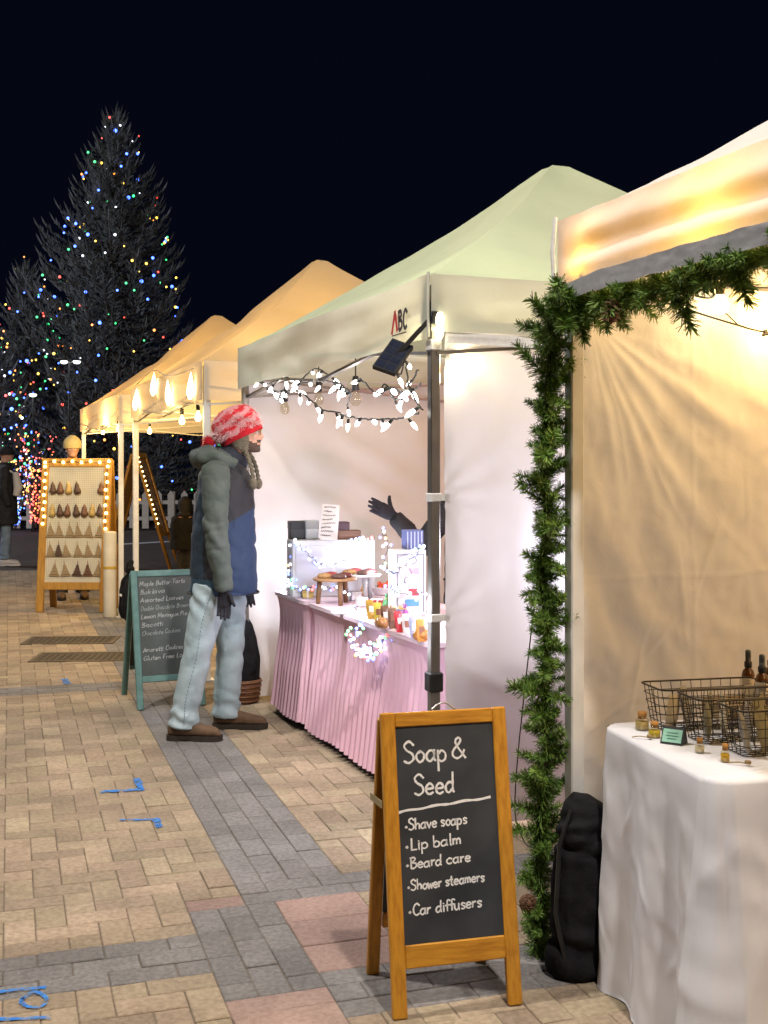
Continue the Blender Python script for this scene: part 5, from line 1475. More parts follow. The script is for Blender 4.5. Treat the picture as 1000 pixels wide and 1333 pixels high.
# fairy lights draped over the goods: white-blue plus coloured
LEDW = glow('cool_led_glow', (.70, .82, 1.0), 4.5); LEDC = [glow('blue_led_glow', (.06, .14, 1), 3), glow('red_led_glow', (1, .05, .04), 2.2), glow('green_led_glow', (.04, .9, .2), 1.8), glow('amber_led_glow', (1, .42, .04), 2.5)]
led = [MB().ball((0, 0, 0), .0088, 6, 4).mesh('bulb', m, True) for m in [LEDW] + LEDC]
def led_string(lab, pts, n, org_y=None, cold=.5, seed=1):
    rnd_ = random.Random(seed)
    t = thing('fairy_lights', lab, 'fairy lights', (0, 0, 0), 0, 'fairy lights draped over the pink tables')
    sp_ = smoothpts(pts, 10); sp_ = [p + Vector((rnd_.uniform(-.012, .012), rnd_.uniform(-.012, .012), rnd_.uniform(-.010, .012))) for p in sp_]
    mb = MB(); mb.tube(sp_, .0022, 4); mb.build('cable', mat('clear_cable', (.12, .12, .12), .4), t)
    for k in range(n):
        p = sp_[int((k + .5)/n*(len(sp_)-1))] + Vector((rnd_.uniform(-.018, .018), rnd_.uniform(-.02, 0), rnd_.uniform(-.018, .018)))
        put('bulb', led[0] if rnd_.random() < cold else led[rnd_.choice((1, 1, 2, 3, 4, 1))], t, p)
def R3(l): return [ray(*q) for q in l]
led_string('bluish fairy lights swagged across the front of the white riser', R3([(384, 705, 6.9), (395, 716, 6.85), (412, 732, 6.85), (425, 735, 6.85), (450, 728, 6.85), (452, 705, 6.9), (470, 702, 6.9), (490, 700, 6.85)]), 40, cold=.45, seed=2)
led_string('fairy lights heaped at the far left end of the pink table', R3([(374, 768, 6.95), (382, 755, 6.9), (378, 735, 6.95), (384, 712, 6.95), (378, 760, 6.9), (395, 768, 6.8), (410, 764, 6.7), (430, 766, 6.6), (455, 768, 6.5)]), 40, cold=.45, seed=3)
led_string('fairy lights climbing over the lit display board', R3([(498, 690, 6.3), (503, 710, 6.2), (500, 735, 6.2), (510, 745, 6.0), (525, 738, 5.97), (540, 722, 5.95), (548, 708, 5.95), (535, 745, 5.95), (522, 760, 5.95), (508, 765, 6.0), (530, 775, 5.93), (548, 770, 5.9)]), 56, cold=.45, seed=4)
led_string('fairy light bundle spilling over the front edge of the pink table', R3([(462, 792, 6.2), (475, 800, 6.0), (468, 815, 5.72), (458, 826, 5.66), (464, 840, 5.64), (478, 845, 5.62), (490, 838, 5.6), (500, 832, 5.58), (492, 850, 5.58), (476, 852, 5.6), (468, 848, 5.62), (484, 858, 5.6)]), 84, cold=.30, seed=5)
led_string('fairy lights running among the wrapped treats', R3([(505, 828, 5.5), (520, 822, 5.5), (530, 832, 5.4), (545, 838, 5.3), (552, 815, 5.4)]), 22, cold=.3, seed=6)

# ---- black bag in brown basket behind the man
p = gnd(314, 918); t = thing('wicker_basket', 'brown wicker basket on the ground behind the man in jeans', 'basket', (p.x, p.y+.1, 0))
mb = MB(); mb.lathe([(.085, 0), (.10, .01), (.115, .10), (.118, .155), (.11, .155), (.10, .02), (.001, .015)], 24); mb.build('body', mat('brown_wicker', (.13, .055, .025), .6, (.20, .09, .04), 40, 3, .8, 60, stretch=(1, 1, 3)), t, True)
for k in range(5):
    mb = MB(); r_ = .106 + .0035*k; mb.tube([(r_*math.cos(a), r_*math.sin(a), .02 + .03*k) for a in [2*PI*q/28 for q in range(29)]], .006, 5, cap=False); mb.build('weave_band', mat('wicker_band', (.15, .065, .03), .5), t, True)
mb = MB(); mb.tube([(0, 0, .05), (0, 0, .15), (.0, 0, .28), (-.01, 0, .40), (-.02, 0, .50), (-.03, 0, .58), (-.03, 0, .60)], [.09, .11, .112, .10, .075, .04, .01], 18)
me = remesh(mb, .012, 2); wrinkle(me, lambda q: .012*nz(q.x*14, q.y*14, q.z*6) + .006*math.sin(math.atan2(q.y, q.x)*11 + q.z*6)*min(1, q.z*2)); me.materials.append(BLACK_CLOTH)
o = put('black_bag', me, None, (p.x, p.y+.1, 0)); tag(o, 'crumpled black bag standing in the brown wicker basket', 'bag')
# ================================================================== people
SKIN = mat('skin', (.58, .33, .23), .5, (.52, .28, .19), 30, 4)
BEARD = mat('dark_beard', (.055, .036, .027), .9, (.10, .062, .045), 200)
EYE = mat('eye_white', (.6, .6, .6), .3)
def head_shapes(mb, M_, s=1.0):
    prof = ((0, -.01, .083, .032), (.012, -.04, .094, .045), (.04, -.075, .095, .058), (.07, -.09, .090, .064), (.10, -.097, .088, .070), (.14, -.100, .091, .075), (.175, -.096, .086, .073), (.205, -.078, .066, .060), (.225, -.05, .035, .04), (.232, -.02, .01, .015))
    n = 20; vs = []
    for z, xb, xf, hw in prof:
        cx, rx = (xb+xf)/2, (xf-xb)/2
        for j in range(n):
            a = 2*PI*j/n; vs.append(M_ @ Vector((cx + rx*math.cos(a), hw*math.sin(a), z))*1)
    fs = [(i*n+j, i*n+(j+1) % n, (i+1)*n+(j+1) % n, (i+1)*n+j) for i in range(len(prof)-1) for j in range(n)]
    fs += [tuple(range(n-1, -1, -1)), tuple((len(prof)-1)*n+j for j in range(n))]
    mb.add(vs, fs)
    mb.tube([(.078, 0, .132), (.094, 0, .112), (.108, 0, .090), (.098, 0, .078), (.080, 0, .076)], [.009, .010, .014, .012, .008], 8, mx=M_)
    for sy in (-1, 1):
        mb.ball((.100, sy*.011, .083), (.011, .009, .008), 7, 5, M_)
        mb.ball((.083, sy*.03, .137), (.012, .024, .009), 8, 5, M_)
        mb.ball((-.005, sy*.075, .105), (.022, .009, .032), 8, 6, M_)
        mb.ball((.062, sy*.042, .09), (.025, .02, .02), 8, 5, M_)
    mb.ball((.092, 0, .052), (.010, .022, .006), 8, 5, M_); mb.ball((.090, 0, .042), (.010, .020, .007), 8, 5, M_)
    mb.ball((.085, 0, .016), (.016, .025, .016), 8, 5, M_)

def hand_shapes(mb, M_, curl=.4, s=1.0, spread=.10, thumb_up=.6):
    """wrist at the origin, fingers along +x, thumb side +z, palm facing -y"""
    mb.tube([(-.03, 0, 0), (.0, 0, 0), (.04, 0, .002), (.085, 0, .002), (.10, 0, 0)], [(.026, .019), (.028, .019), (.041, .016), (.043, .015), (.036, .011)], 12, ref=(0, 0, 1), mx=M_)
    for k, (zo, ln_, r_) in enumerate(((.031, .074, .0098), (.011, .084, .0100), (-.010, .078, .0096), (-.030, .060, .0086))):
        a = spread*(1.2 - .8*k); d = Vector((math.cos(a), 0, math.sin(a))); p = Vector((.088, 0, zo)); pts = [p - d*.015]; ang = 0
        for f, seg in ((0, 0), (.42, 1), (.32, 2), (.26, 3)):
            ang = curl*(.35*seg)
            p = p + (d*math.cos(ang) + Vector((0, -1, 0))*math.sin(ang))*ln_*f
            pts.append(p.copy())
        mb.tube(pts, [r_, r_*1.06, r_*.98, r_*.9, r_*.72], 8, mx=M_)
    th = thumb_up
    mb.tube([(.012, -.003, .018), (.035, -.008, .042), (.035 + .035*math.cos(th), -.012, .042 + .035*math.sin(th)), (.035 + .062*math.cos(th+.1), -.014, .042 + .062*math.sin(th+.1))], [.015, .0135, .0115, .008], 8, mx=M_)

def basis(org, x, z):
    x = Vector(x).normalized(); z = Vector(z); z = (z - x*z.dot(x)).normalized(); y = z.cross(x)
    m = Matrix((x, y, z)).transposed().to_4x4(); m.translation = org; return m

def person(label, loc, rz, J, voxel=.010, beard=False, group=None, hands=True, head_pitch=0.0):
    t = thing('person', label, 'person', loc, rz, group)
    mb = MB()
    hp = J['head']; HM = Matrix.Translation(hp) @ Matrix.Rotation(J.get('yaw', 0), 4, 'Z') @ Matrix.Rotation(head_pitch, 4, 'Y')
    head_shapes(mb, HM)
    nb, pe, ch = Vector(J['neck']), Vector(J['pelvis']), Vector(J['chest'])
    hc = HM @ Vector((-.03, 0, .07))
    mb.tube([ch, nb, (nb + hc)/2, hc], [.075, .062, .056, .055], 12)
    mb.tube([pe - Vector((0, 0, .06)), pe + Vector((0, 0, .06)), pe.lerp(ch, .5), ch, ch + Vector((0, 0, .14)), nb], [(.15, .10), (.16, .105), (.14, .095), (.17, .11), (.15, .09), (.06, .06)], 16, ref=(0, 1, 0))
    for sd in 'RL':
        a, b, c = Vector(J['sh'+sd]), Vector(J['el'+sd]), Vector(J['wr'+sd])
        mb.tube([ch + Vector((0, 0, .10)), a, a.lerp(b, .5), b, b.lerp(c, .4), c], [.05, .056, .048, .040, .039, .028], 10)
        h, k, q = Vector(J['hip'+sd]), Vector(J['kn'+sd]), Vector(J['an'+sd])
        mb.tube([h + Vector((0, 0, .05)), h, h.lerp(k, .5), k, k.lerp(q, .35), q + Vector((0, 0, .03)), q - Vector((0, 0, .02))], [.08, .085, .072, .055, .052, .030, .028], 10)
        mb.tube([q + Vector((-.03, 0, -.025)), q + Vector((.04, 0, -.035)), q + Vector((.10, 0, -.045))], [.024, .024, .016], 8)
    me = remesh(mb, voxel, 2)
    me.materials.append(SKIN); me.materials.append(BEARD)
    if beard:
        inv = HM.inverted(); mi = []
        for p in me.polygons:
            q = inv @ p.center
            on = -.03 < q.z < .056 and q.x > -.01
            if q.x > .078 and .042 < q.z: on = False
            if q.x > .07 and .058 < q.z < .069 and abs(q.y) < .032: on = True
            if .0 < q.x < .05 and q.z < .065: on = True
            mi.append(1 if on else 0)
        me.polygons.foreach_set('material_index', mi)
    put('body', me, t)
    for sy in (-1, 1):
        e = MB(); e.ball((.079, sy*.031, .117), (.011, .013, .010), 8, 6, HM); eo = e.build('eye', EYE, t, True)
        e = MB(); e.ball((.0885, sy*.032, .117), (.003, .006, .006), 8, 5, HM); e.build('iris', BEARD, eo, True)
    return t, HM

def boot(parent, heel, ln_, ang, m, msole, hgt=.105, shaft=.0):
    mb = MB(); c, s = math.cos(ang), math.sin(ang)
    mx = Matrix.Translation(heel) @ Matrix.Rotation(ang, 4, 'Z')
    n = 16; vs = []
    for x, hw, zt in ((0, .018, .08), (.012, .034, .105), (.05, .042, .125), (.10, .042, .122), (.14, .044, .102), (.19, .050, .086), (.235, .050, .078), (.27, .038, .064), (.288, .016, .042)):
        for j in range(n):
            a = 2*PI*j/n; yy = hw*math.copysign(abs(math.cos(a))**.75, math.cos(a)); zz = .024 + (zt-.024)*(.5+.5*math.copysign(abs(math.sin(a))**.7, math.sin(a)))
            vs.append(mx @ Vector((x*ln_/.288, yy, zz)))
    k = 9; fs = [(i*n+j, i*n+(j+1) % n, (i+1)*n+(j+1) % n, (i+1)*n+j) for i in range(k-1) for j in range(n)] + [tuple(range(n-1, -1, -1)), tuple((k-1)*n+j for j in range(n))]
    mb.add(vs, fs); mb.tube([(.07, 0, .05), (.07, 0, .11), (.07, 0, .15)], [(.040, .05), (.040, .046), (.040, .044)], 14, ref=(0, 1, 0), mx=mx)
    me = remesh(mb, .007, 2); wrinkle(me, lambda p: .0025*nz(p.x*30, p.y*30, p.z*30)); me.materials.append(m)
    b = put('boot', me, parent)
    sl = MB(); out = []
    for x, hw in ((-.006, .012), (.0, .028), (.02, .038), (.06, .041), (.10, .038), (.15, .043), (.20, .050), (.245, .047), (.278, .034), (.296, .012)): out.append((x*ln_/.288, hw))
    poly = [(x, h) for x, h in out] + [(x, -h) for x, h in reversed(out)]
    N_ = len(poly); sl.add([mx @ Vector((x, y, .0 if not (.085*ln_/.288 < x < .13) else .008)) for x, y in poly] + [mx @ Vector((x, y, .03)) for x, y in poly], [tuple(range(N_-1, -1, -1)), tuple(range(N_, 2*N_))] + [(i, (i+1) % N_, N_+(i+1) % N_, N_+i) for i in range(N_)])
    sl.build('sole', msole, b)

def jeans(parent, J, m, cuff=.088, thigh=.108, z0=.02, top=.92, name='jeans'):
    mb = MB(); pe = Vector(J['pelvis'])
    mb.tube([pe + Vector((0, 0, top - pe.z)), pe + Vector((0, 0, -.02)), pe + Vector((0, 0, -.09))], [(.175, .125), (.185, .135), (.16, .115)], 18, ref=(0, 1, 0))
    for sd in 'RL':
        h, k, q = Vector(J['hip'+sd]), Vector(J['kn'+sd]), Vector(J['an'+sd])
        e = Vector((q.x + .004, q.y, z0 + .05))
        mb.tube([h, h.lerp(k, .4), h.lerp(k, .8), k.lerp(q, .1), k.lerp(q, .45), k.lerp(q, .8), e], [thigh*.97, thigh*.93, cuff*.98, cuff*.93, cuff*.91, cuff*.90, cuff*.96], 16)
    me = remesh(mb, .010, 3)
    def w(p):
        knee = math.exp(-((p.z-.47)/.10)**2); hem = math.exp(-((p.z-.13)/.09)**2); up = math.exp(-((p.z-.78)/.10)**2)
        v = .003*nz(p.x*12, p.y*12, p.z*8) + .002*nz(p.x*22, p.y*22, p.z*14)
        v += hem*.007*math.sin(p.z*75 + 3.5*nz(p.x*10, p.y*10, p.z*6) + p.x*20) + knee*.004*math.sin(p.z*48 - p.x*30 + 3*nz(p.x*8, p.y*8, 1))
        v -= .0035*crease(p, 5, 2.2, (1.2, 1, 1.8))*(.3 + knee + hem + up) + .002*crease(p, 11, 7.7, (1, 1, 1.2))
        v += up*.007*math.sin((p.z + p.x*1.2)*55 + 3*nz(p.x*9, p.y*9, 3))
        return v
    wrinkle(me, w); me.materials.append(m)
    return put(name, me, parent)

# ---- the man in the knit hat
J = dict(head=Vector((.150, 0, 1.615)), yaw=R(0), neck=(.085, 0, 1.56), chest=(.04, 0, 1.32), pelvis=(.01, 0, .93),
         shR=(.01, -.185, 1.50), elR=(.015, -.265, 1.17), wrR=(.06, -.25, .86), shL=(.06, .185, 1.50), elL=(.07, .265, 1.18), wrL=(.145, .24, .87),
         hipR=(-.02, -.095, .86), knR=(-.105, -.125, .46), anR=(-.180, -.14, .09), hipL=(.055, .09, .86), knL=(.065, .125, .46), anL=(.035, .14, .09))
man, HM = person('bearded man in profile wearing red and white knit hat, green sleeved jacket and jeans', (-.958, 6.62, 0), R(3), J, .009, True)
def jean_mat(name, c1, c2):
    m = mat(name, c1, .8, c2, 7, 6, .35, 180, ramp=(.3, .7)); return m
jn = jeans(man, J, jean_mat('pale_denim', (.30, .40, .44), (.43, .53, .57)))
# side seam of the near leg
sm = MB()
pts = smoothpts([(-.01, -.205, .84), (-.06, -.222, .68), (-.098, -.220, .46), (-.15, -.230, .25), (-.162, -.228, .10)], 10)
for i in range(0, len(pts)-1, 1):
    sm.ball(pts[i], (.003, .003, .007), 5, 4)
sm.build('seam', mat('denim_seam', (.17, .23, .25), .9), jn)
BOOT = mat('brown_suede', (.105, .062, .035), .8, (.15, .09, .05), 20, 5, .2, 60); SOLE = mat('dark_sole', (.03, .022, .016), .8)
boot(man, Vector((-.262, -.14, 0)), .30, R(-6), BOOT, SOLE); boot(man, Vector((-.035, .14, 0)), .31, R(-2), BOOT, SOLE)
# jacket torso: panels of colour are sewn cloth, set in the shader by place on the garment
def jacket_mat():
    m = mat('panelled_jacket_cloth', (.03, .03, .035), .7, (.04, .04, .045), 14, 5, .25, 60)
    N, L = nt(m); p = N['Principled BSDF']
    tc = N.new('ShaderNodeTexCoord'); sp_ = N.new('ShaderNodeSeparateXYZ'); L.new(tc.outputs['Object'], sp_.inputs[0])
    def cmp(expr):      # expr = (a,b,c,d): a*x+b*y+c*z > d -> 1
        acc = None
        for k, s in zip(expr[:3], 'XYZ'):
            mm = N.new('ShaderNodeMath'); mm.operation = 'MULTIPLY_ADD'; L.new(sp_.outputs[s], mm.inputs[0]); mm.inputs[1].default_value = k
            if acc is None: mm.inputs[2].default_value = 0
            else: L.new(acc, mm.inputs[2])
            acc = mm.outputs[0]
        g_ = N.new('ShaderNodeMath'); g_.operation = 'GREATER_THAN'; L.new(acc, g_.inputs[0]); g_.inputs[1].default_value = expr[3]; return g_.outputs[0]
    cur = None
    def over(colr, masks):
        nonlocal cur
        f = masks[0]
        for q in masks[1:]:
            mu = N.new('ShaderNodeMath'); mu.operation = 'MULTIPLY'; L.new(f, mu.inputs[0]); L.new(q, mu.inputs[1]); f = mu.outputs[0]
        mx = N.new('ShaderNodeMix'); mx.data_type = 'RGBA'; L.new(f, mx.inputs[0])
        if cur is None: mx.inputs[6].default_value = (.020, .021, .027, 1)
        else: L.new(cur, mx.inputs[6])
        mx.inputs[7].default_value = (*colr, 1); cur = mx.outputs[2]
    over((.022, .040, .062), [cmp((-1, 0, 0, .06))])                       # navy back
    over((.016, .036, .090), [cmp((.62, 0, -1, -1.165)), cmp((1, 0, 0, .0))])  # blue front, slanted top edge
    over((.030, .075, .115), [cmp((-1, 0, 0, .0)), cmp((0, 0, -1, -.90))])    # petrol hem panel
    over((.055, .072, .068), [cmp((-.75, 0, 1, 1.53))])                        # grey-green yoke
    L.new(cur, p.inputs['Base Color'])
    return m
JM = jacket_mat(); SLEEVE = mat('grey_green_sleeve_cloth', (.062, .082, .072), .75, (.082, .102, .090), 12, 5, .25, 60)
mb = MB()
mb.tube([(.036, 0, .80), (.036, 0, .90), (.036, 0, 1.08), (.04, 0, 1.25), (.045, 0, 1.38), (.045, 0, 1.48), (.055, 0, 1.545), (.075, 0, 1.585), (.085, 0, 1.60)],
        [(.215, .190), (.222, .193), (.225, .189), (.232, .180), (.235, .170), (.215, .154), (.150, .125), (.100, .098), (.092, .088)], 28, ref=(0, 1, 0))
me = remesh(mb, .011, 3)
def jw(p):
    v = .006*nz(p.x*7, p.y*7, p.z*5) + .004*nz(p.x*18, p.y*18, p.z*12)
    v += .0035*math.sin((p.z*1.0 + p.x*.8)*38 + 4*nz(p.x*5, p.y*5, p.z*4))*math.exp(-((p.z-1.02)/.16)**2)
    v += .003*math.sin((p.z - p.x*.6)*45 + 3*nz(p.x*6, p.y*6, 2))*math.exp(-((p.z-1.42)/.1)**2)
    v -= .006*crease(p, 4.2, 1.7, (1, 1, 1.9)) + .005*crease(p, 8, 5.1, (1, 1, 1.4))
    return v
wrinkle(me, jw); me.materials.append(JM); jk = put('jacket', me, man)
for sd, sg in (('R', -1), ('L', 1)):
    a, b, c = Vector(J['sh'+sd]), Vector(J['el'+sd]), Vector(J['wr'+sd])
    mb = MB(); mb.tube([a + Vector((.02, -sg*.06, .035)), a + Vector((0, sg*.0, .01)), a.lerp(b, .3), a.lerp(b, .7), b, b.lerp(c, .35), b.lerp(c, .75), c + Vector((0, 0, .0)), c.lerp(b, -.06)], [(.055, .066), (.074, .086), (.074, .083), (.067, .074), (.063, .070), (.060, .067), (.054, .059), (.050, .053), (.044, .047)], 18, ref=(0, 1, 0))
    me = remesh(mb, .010, 3)
    def slw(p, b=b):
        k = math.exp(-((p.z-b.z)/.14)**2)
        return -.006*crease(p, 4.5, 3.3 + b.y*9, (1, 1, 2.3))*(.35 + k) - .004*crease(p, 10, 1.1, (1, 1, 1.3)) + .004*nz(p.x*14, p.y*14, p.z*9) + k*.005*math.sin(p.z*50 + p.x*35 + 4*nz(p.x*7, p.y*7, p.z*6)) + .003*math.sin(p.z*60 + 4*nz(p.x*8, p.y*8, 2))*math.exp(-((p.z-.93)/.06)**2) + .0025*math.sin(p.z*42 - p.x*20)*math.exp(-((p.z-1.38)/.09)**2)
    wrinkle(me, slw); me.materials.append(SLEEVE); put('sleeve', me, man)
for k, (pts_, m9) in enumerate(()  and (([(.225, -.04, .84), (.245, -.035, 1.10), (.250, -.03, 1.36), (.190, -.03, 1.54)], BLACK_PLASTIC),)):
    zb = MB(); zb.tube(smoothpts(pts_, 5), .006, 5); zb.build('zip', m9, jk)
zb = MB(); zb.tube([(.034 + .205*math.cos(a), .182*math.sin(a), .812) for a in [2*PI*q/40 for q in range(41)]], .0045, 5, cap=False); zb.build('hem_band', mat('dark_binding', (.02, .022, .026), .8), jk)
# hood lying on the shoulders
mb = MB(); 
for k in range(1): mb.tube([(.12, -.125, 1.545), (.03, -.150, 1.580), (-.06, -.125, 1.590), (-.105, 0, 1.575), (-.06, .125, 1.590), (.03, .150, 1.580), (.12, .125, 1.545)], [.028, .040, .050, .062, .050, .040, .028], 12)
mb.tube([(-.02, -.10, 1.61), (-.07, 0, 1.615), (-.02, .10, 1.61)], [.035, .05, .035], 10)
me = remesh(mb, .010, 3); wrinkle(me, lambda p: .007*nz(p.x*12, p.y*12, p.z*12) + .005*math.sin(p.x*50 + p.z*40 + 3*nz(p.x*9, p.y*9, 1))); me.materials.append(SLEEVE); put('hood', me, man)
NAVY = mat('dark_navy_collar', (.018, .022, .034), .8)
mb = MB(); mb.tube([(.08, 0, 1.56), (.095, 0, 1.595), (.115, 0, 1.625)], [(.092, .095), (.084, .092), (.080, .088)], 16, ref=(0, 1, 0)); mb.build('collar', NAVY, man, True)
# gloves
GLOVE = mat('black_knit_glove', (.012, .012, .018), .85, (.022, .022, .03), 60, 4, .3, 200)
for sd, sg in (('R', -1), ('L', 1)):
    c = Vector(J['wr'+sd]); mb = MB(); d = Vector((.02, 0, -1)) if sd == 'R' else Vector((.12, 0, -1))
    mx = basis(c + Vector((-.002, 0, -.01)), d, (1, sg*.25, .1))
    hand_shapes(mb, mx, .55, spread=.05, thumb_up=.35)
    mb.tube([c + Vector((0, 0, .05)), c + Vector((0, 0, -.02))], .034, 10)
    me = remesh(mb, .0045, 2); me.materials.append(GLOVE); put('glove', me, man)
# knit hat with fuzzy stripes, ear flap, braid, pompom
def hat_mat():
    m = mat('striped_knit', (.5, .02, .03), .95, (.5, .02, .03), 10, bump=.4, bscale=120)
    N, L = nt(m); p = N['Principled BSDF']
    tc = N.new('ShaderNodeTexCoord'); mp = N.new('ShaderNodeMapping'); mp.inputs['Rotation'].default_value = (0, R(38), 0); L.new(tc.outputs['Object'], mp.inputs[0])
    wv = N.new('ShaderNodeTexWave'); wv.bands_direction = 'Z'; wv.inputs['Scale'].default_value = 5.2; wv.inputs['Distortion'].default_value = 5; wv.inputs['Detail'].default_value = 3; wv.inputs['Detail Scale'].default_value = 3
    L.new(mp.outputs[0], wv.inputs[0]); r = N.new('ShaderNodeValToRGB'); r.color_ramp.elements[0].position = .30; r.color_ramp.elements[1].position = .75
    r.color_ramp.elements[0].color = (.50, .012, .022, 1); r.color_ramp.elements[1].color = (.56, .25, .26, 1); L.new(wv.outputs['Fac'], r.inputs[0]); L.new(r.outputs[0], p.inputs['Base Color'])
    return m
HATM = hat_mat(); HRED = mat('red_knit_band', (.48, .010, .02), .95, (.40, .008, .016), 80, 3, .5, 150)
HX = Matrix.Translation((.123, 0, 1.762)) @ Matrix.Rotation(R(-26), 4, 'Y')
mb = MB(); n = 36
rings = ((-.058, .110, .098), (-.045, .125, .106), (-.01, .140, .116), (.03, .142, .116), (.070, .130, .106), (.100, .102, .084), (.120, .056, .046), (.125, .01, .01))
vs = [HX @ Vector((-.012 - .12*max(0, z)*0 + rx*math.cos(2*PI*j/n), ry*math.sin(2*PI*j/n), z)) for z, rx, ry in rings for j in range(n)]
mb.add(vs, [(i*n+j, i*n+(j+1) % n, (i+1)*n+(j+1) % n, (i+1)*n+j) for i in range(len(rings)-1) for j in range(n)])
me = mb.mesh('hat', HATM, True); bm = bmesh.new(); bm.from_mesh(me); bmesh.ops.subdivide_edges(bm, edges=bm.edges[:], cuts=1, use_grid_fill=True); bm.to_mesh(me); bm.free()
wrinkle(me, lambda p: .006*nz(p.x*25, p.y*25, p.z*25)); hat = put('knit_hat', me, man)
bnd = MB(); vs = []
for z, g in ((-.070, .000), (-.066, .008), (-.046, .010), (-.036, .004)):
    for j in range(48): 
        rb = .004*math.cos(24*2*PI*j/48); vs.append(HX @ Vector((-.008 + (.118+g+rb)*math.cos(2*PI*j/48), (.098+g+rb)*math.sin(2*PI*j/48), z)))
bnd.add(vs, [(i*48+j, i*48+(j+1) % 48, (i+1)*48+(j+1) % 48, (i+1)*48+j) for i in range(3) for j in range(48)]); bnd.build('hat_band', HRED, man, True)
fz = MB(); fz2 = MB(); rnd = random.Random(3)
for i in range(4200):
    z = rnd.uniform(-.035, .105); a = rnd.random()*2*PI
    k = max(0, 1 - ((z-.01)/.105)**2)**.5
    p = Vector((-.012 + .143*k*math.cos(a), .117*k*math.sin(a), z)); d = (Vector((p.x, p.y, p.z*.8)).normalized() + Vector((rnd.uniform(-.8, .8), rnd.uniform(-.8, .8), rnd.uniform(-.8, .5)))).normalized()
    stripe = math.sin((p.z*.8 + p.x*.62 + .012*nz(p.x*9, p.y*9, p.z*9))*52)
    if stripe < -.05 and rnd.random() < .85: continue
    s_ = d.orthogonal().normalized()*.0014; e = p + d*rnd.uniform(.014, .034)
    fz.add([HX @ (p-s_), HX @ (p+s_), HX @ e], [(0, 1, 2)])
fz.build('fuzz', mat('pink_white_fuzz', (.68, .47, .46), .95), hat, kind='stuff')
PB = MB(); rnd = random.Random(9); pc = Vector((-.045, -.03, 1.672))
PB.ball(pc, .030, 10, 8)
for i in range(500):
    d = Vector((rnd.gauss(0, 1), rnd.gauss(0, 1), rnd.gauss(0, 1))).normalized(); s_ = d.orthogonal().normalized()*.0015
    PB.add([pc + d*.02 - s_, pc + d*.02 + s_, pc + d*rnd.uniform(.040, .055)], [(0, 1, 2)])
PB.build('pompom', HRED, man)
KNIT = mat('taupe_knit', (.115, .10, .07), .95, (.17, .145, .10), 60, 3, .6, 120)
for sg in (-1, 1):
    mb = MB(); mb.ball((.140, sg*.080, 1.685), (.052, .016, .062), 12, 8); mb.ball((.160, sg*.076, 1.645), (.026, .014, .045), 10, 7)
    me = remesh(mb, .006, 2); wrinkle(me, lambda p: .003*math.sin(p.z*420) + .002*nz(p.x*60, p.y*60, p.z*60)); me.materials.append(KNIT); put('ear_flap', me, man)
for sg, dx in ((-1, 0), (1, .012)):
    mb = MB()
    pts = smoothpts([(.165, sg*.078, 1.63), (.185 + dx, sg*.10, 1.58), (.205 + dx, sg*.13, 1.52), (.215 + dx, sg*.14, 1.46)], 8)
    for ph in (0, PI): mb.tube([p + Vector((.006*math.cos(i*.9+ph), .006*math.sin(i*.9+ph), 0)) for i, p in enumerate(pts)], .0085, 6)
    mb.ball((.215 + dx, sg*.145, 1.435), (.024, .022, .034), 9, 7)
    mb.build('hat_braid', KNIT, man, True)
gl_ = MB()
for sg in (-1, 1):
    gl_.tube([HM @ Vector((.098 - .012*abs(math.cos(a)*0), sg*.033 + .022*math.cos(a), .117 + .018*math.sin(a))) for a in [2*PI*k/16 for k in range(17)]], .0018, 5, cap=False)
    gl_.tube([HM @ Vector((.098, sg*.055, .120)), HM @ Vector((.05, sg*.076, .122)), HM @ Vector((-.01, sg*.08, .115))], .0018, 5)
gl_.tube([HM @ Vector((.098, -.011, .120)), HM @ Vector((.100, 0, .123)), HM @ Vector((.098, .011, .120))], .0018, 5)
gl_.build('glasses', mat('thin_gold_frame', (.25, .16, .06), .3, metal=.8), man)

# ---- coat shapes shared by the other people
def coat(t, J, m, hem, w=(.23, .17), sleeves=True, name='coat'):
    ch, pe, nb = Vector(J['chest']), Vector(J['pelvis']), Vector(J['neck'])
    mb = MB(); mb.tube([Vector((pe.x, pe.y, hem)), Vector((pe.x, pe.y, hem + .15)), pe + Vector((0, 0, .12)), ch, ch + Vector((0, 0, .13)), nb + Vector((0, 0, -.02)), nb + Vector((0, 0, .04))], [(w[0], w[1]), (w[0], w[1]), (w[0]*.96, w[1]*.95), (w[0]*1.02, w[1]*.95), (w[0]*.92, w[1]*.8), (w[0]*.5, w[1]*.55), (w[0]*.36, w[1]*.5)], 20, ref=(0, 1, 0))
    if sleeves:
        for sd in 'RL':
            a, b, c = Vector(J['sh'+sd]), Vector(J['el'+sd]), Vector(J['wr'+sd])
            mb.tube([a + (ch - a)*.3 + Vector((0, 0, .06)), a, a.lerp(b, .5), b, b.lerp(c, .5), c], [.06, .082, .075, .068, .060, .048], 14)
    me = remesh(mb, .014, 3); wrinkle(me, lambda p: .006*nz(p.x*9, p.y*9, p.z*7) + .006*nz(p.x*20, p.y*20, p.z*14)); me.materials.append(m); return put(name, me, t)
def cap_hat(t, HM, m, name='hat', tall=.10, pom=False):
    mb = MB(); n = 24; rg = ((.105, .108, .085), (.14, .112, .089), (.19, .106, .085), (.225, .08, .066), (.238 + tall*.2, .03, .025), (.24 + tall*.2, .002, .002))
    mb.add([HM @ Vector((-.008 + rx*1.1*math.cos(2*PI*j/n), ry*1.18*math.sin(2*PI*j/n), z)) for z, rx, ry in rg for j in range(n)], [(i*n+j, i*n+(j+1) % n, (i+1)*n+(j+1) % n, (i+1)*n+j) for i in range(5) for j in range(n)])
    return mb.build(name, m, t, True)
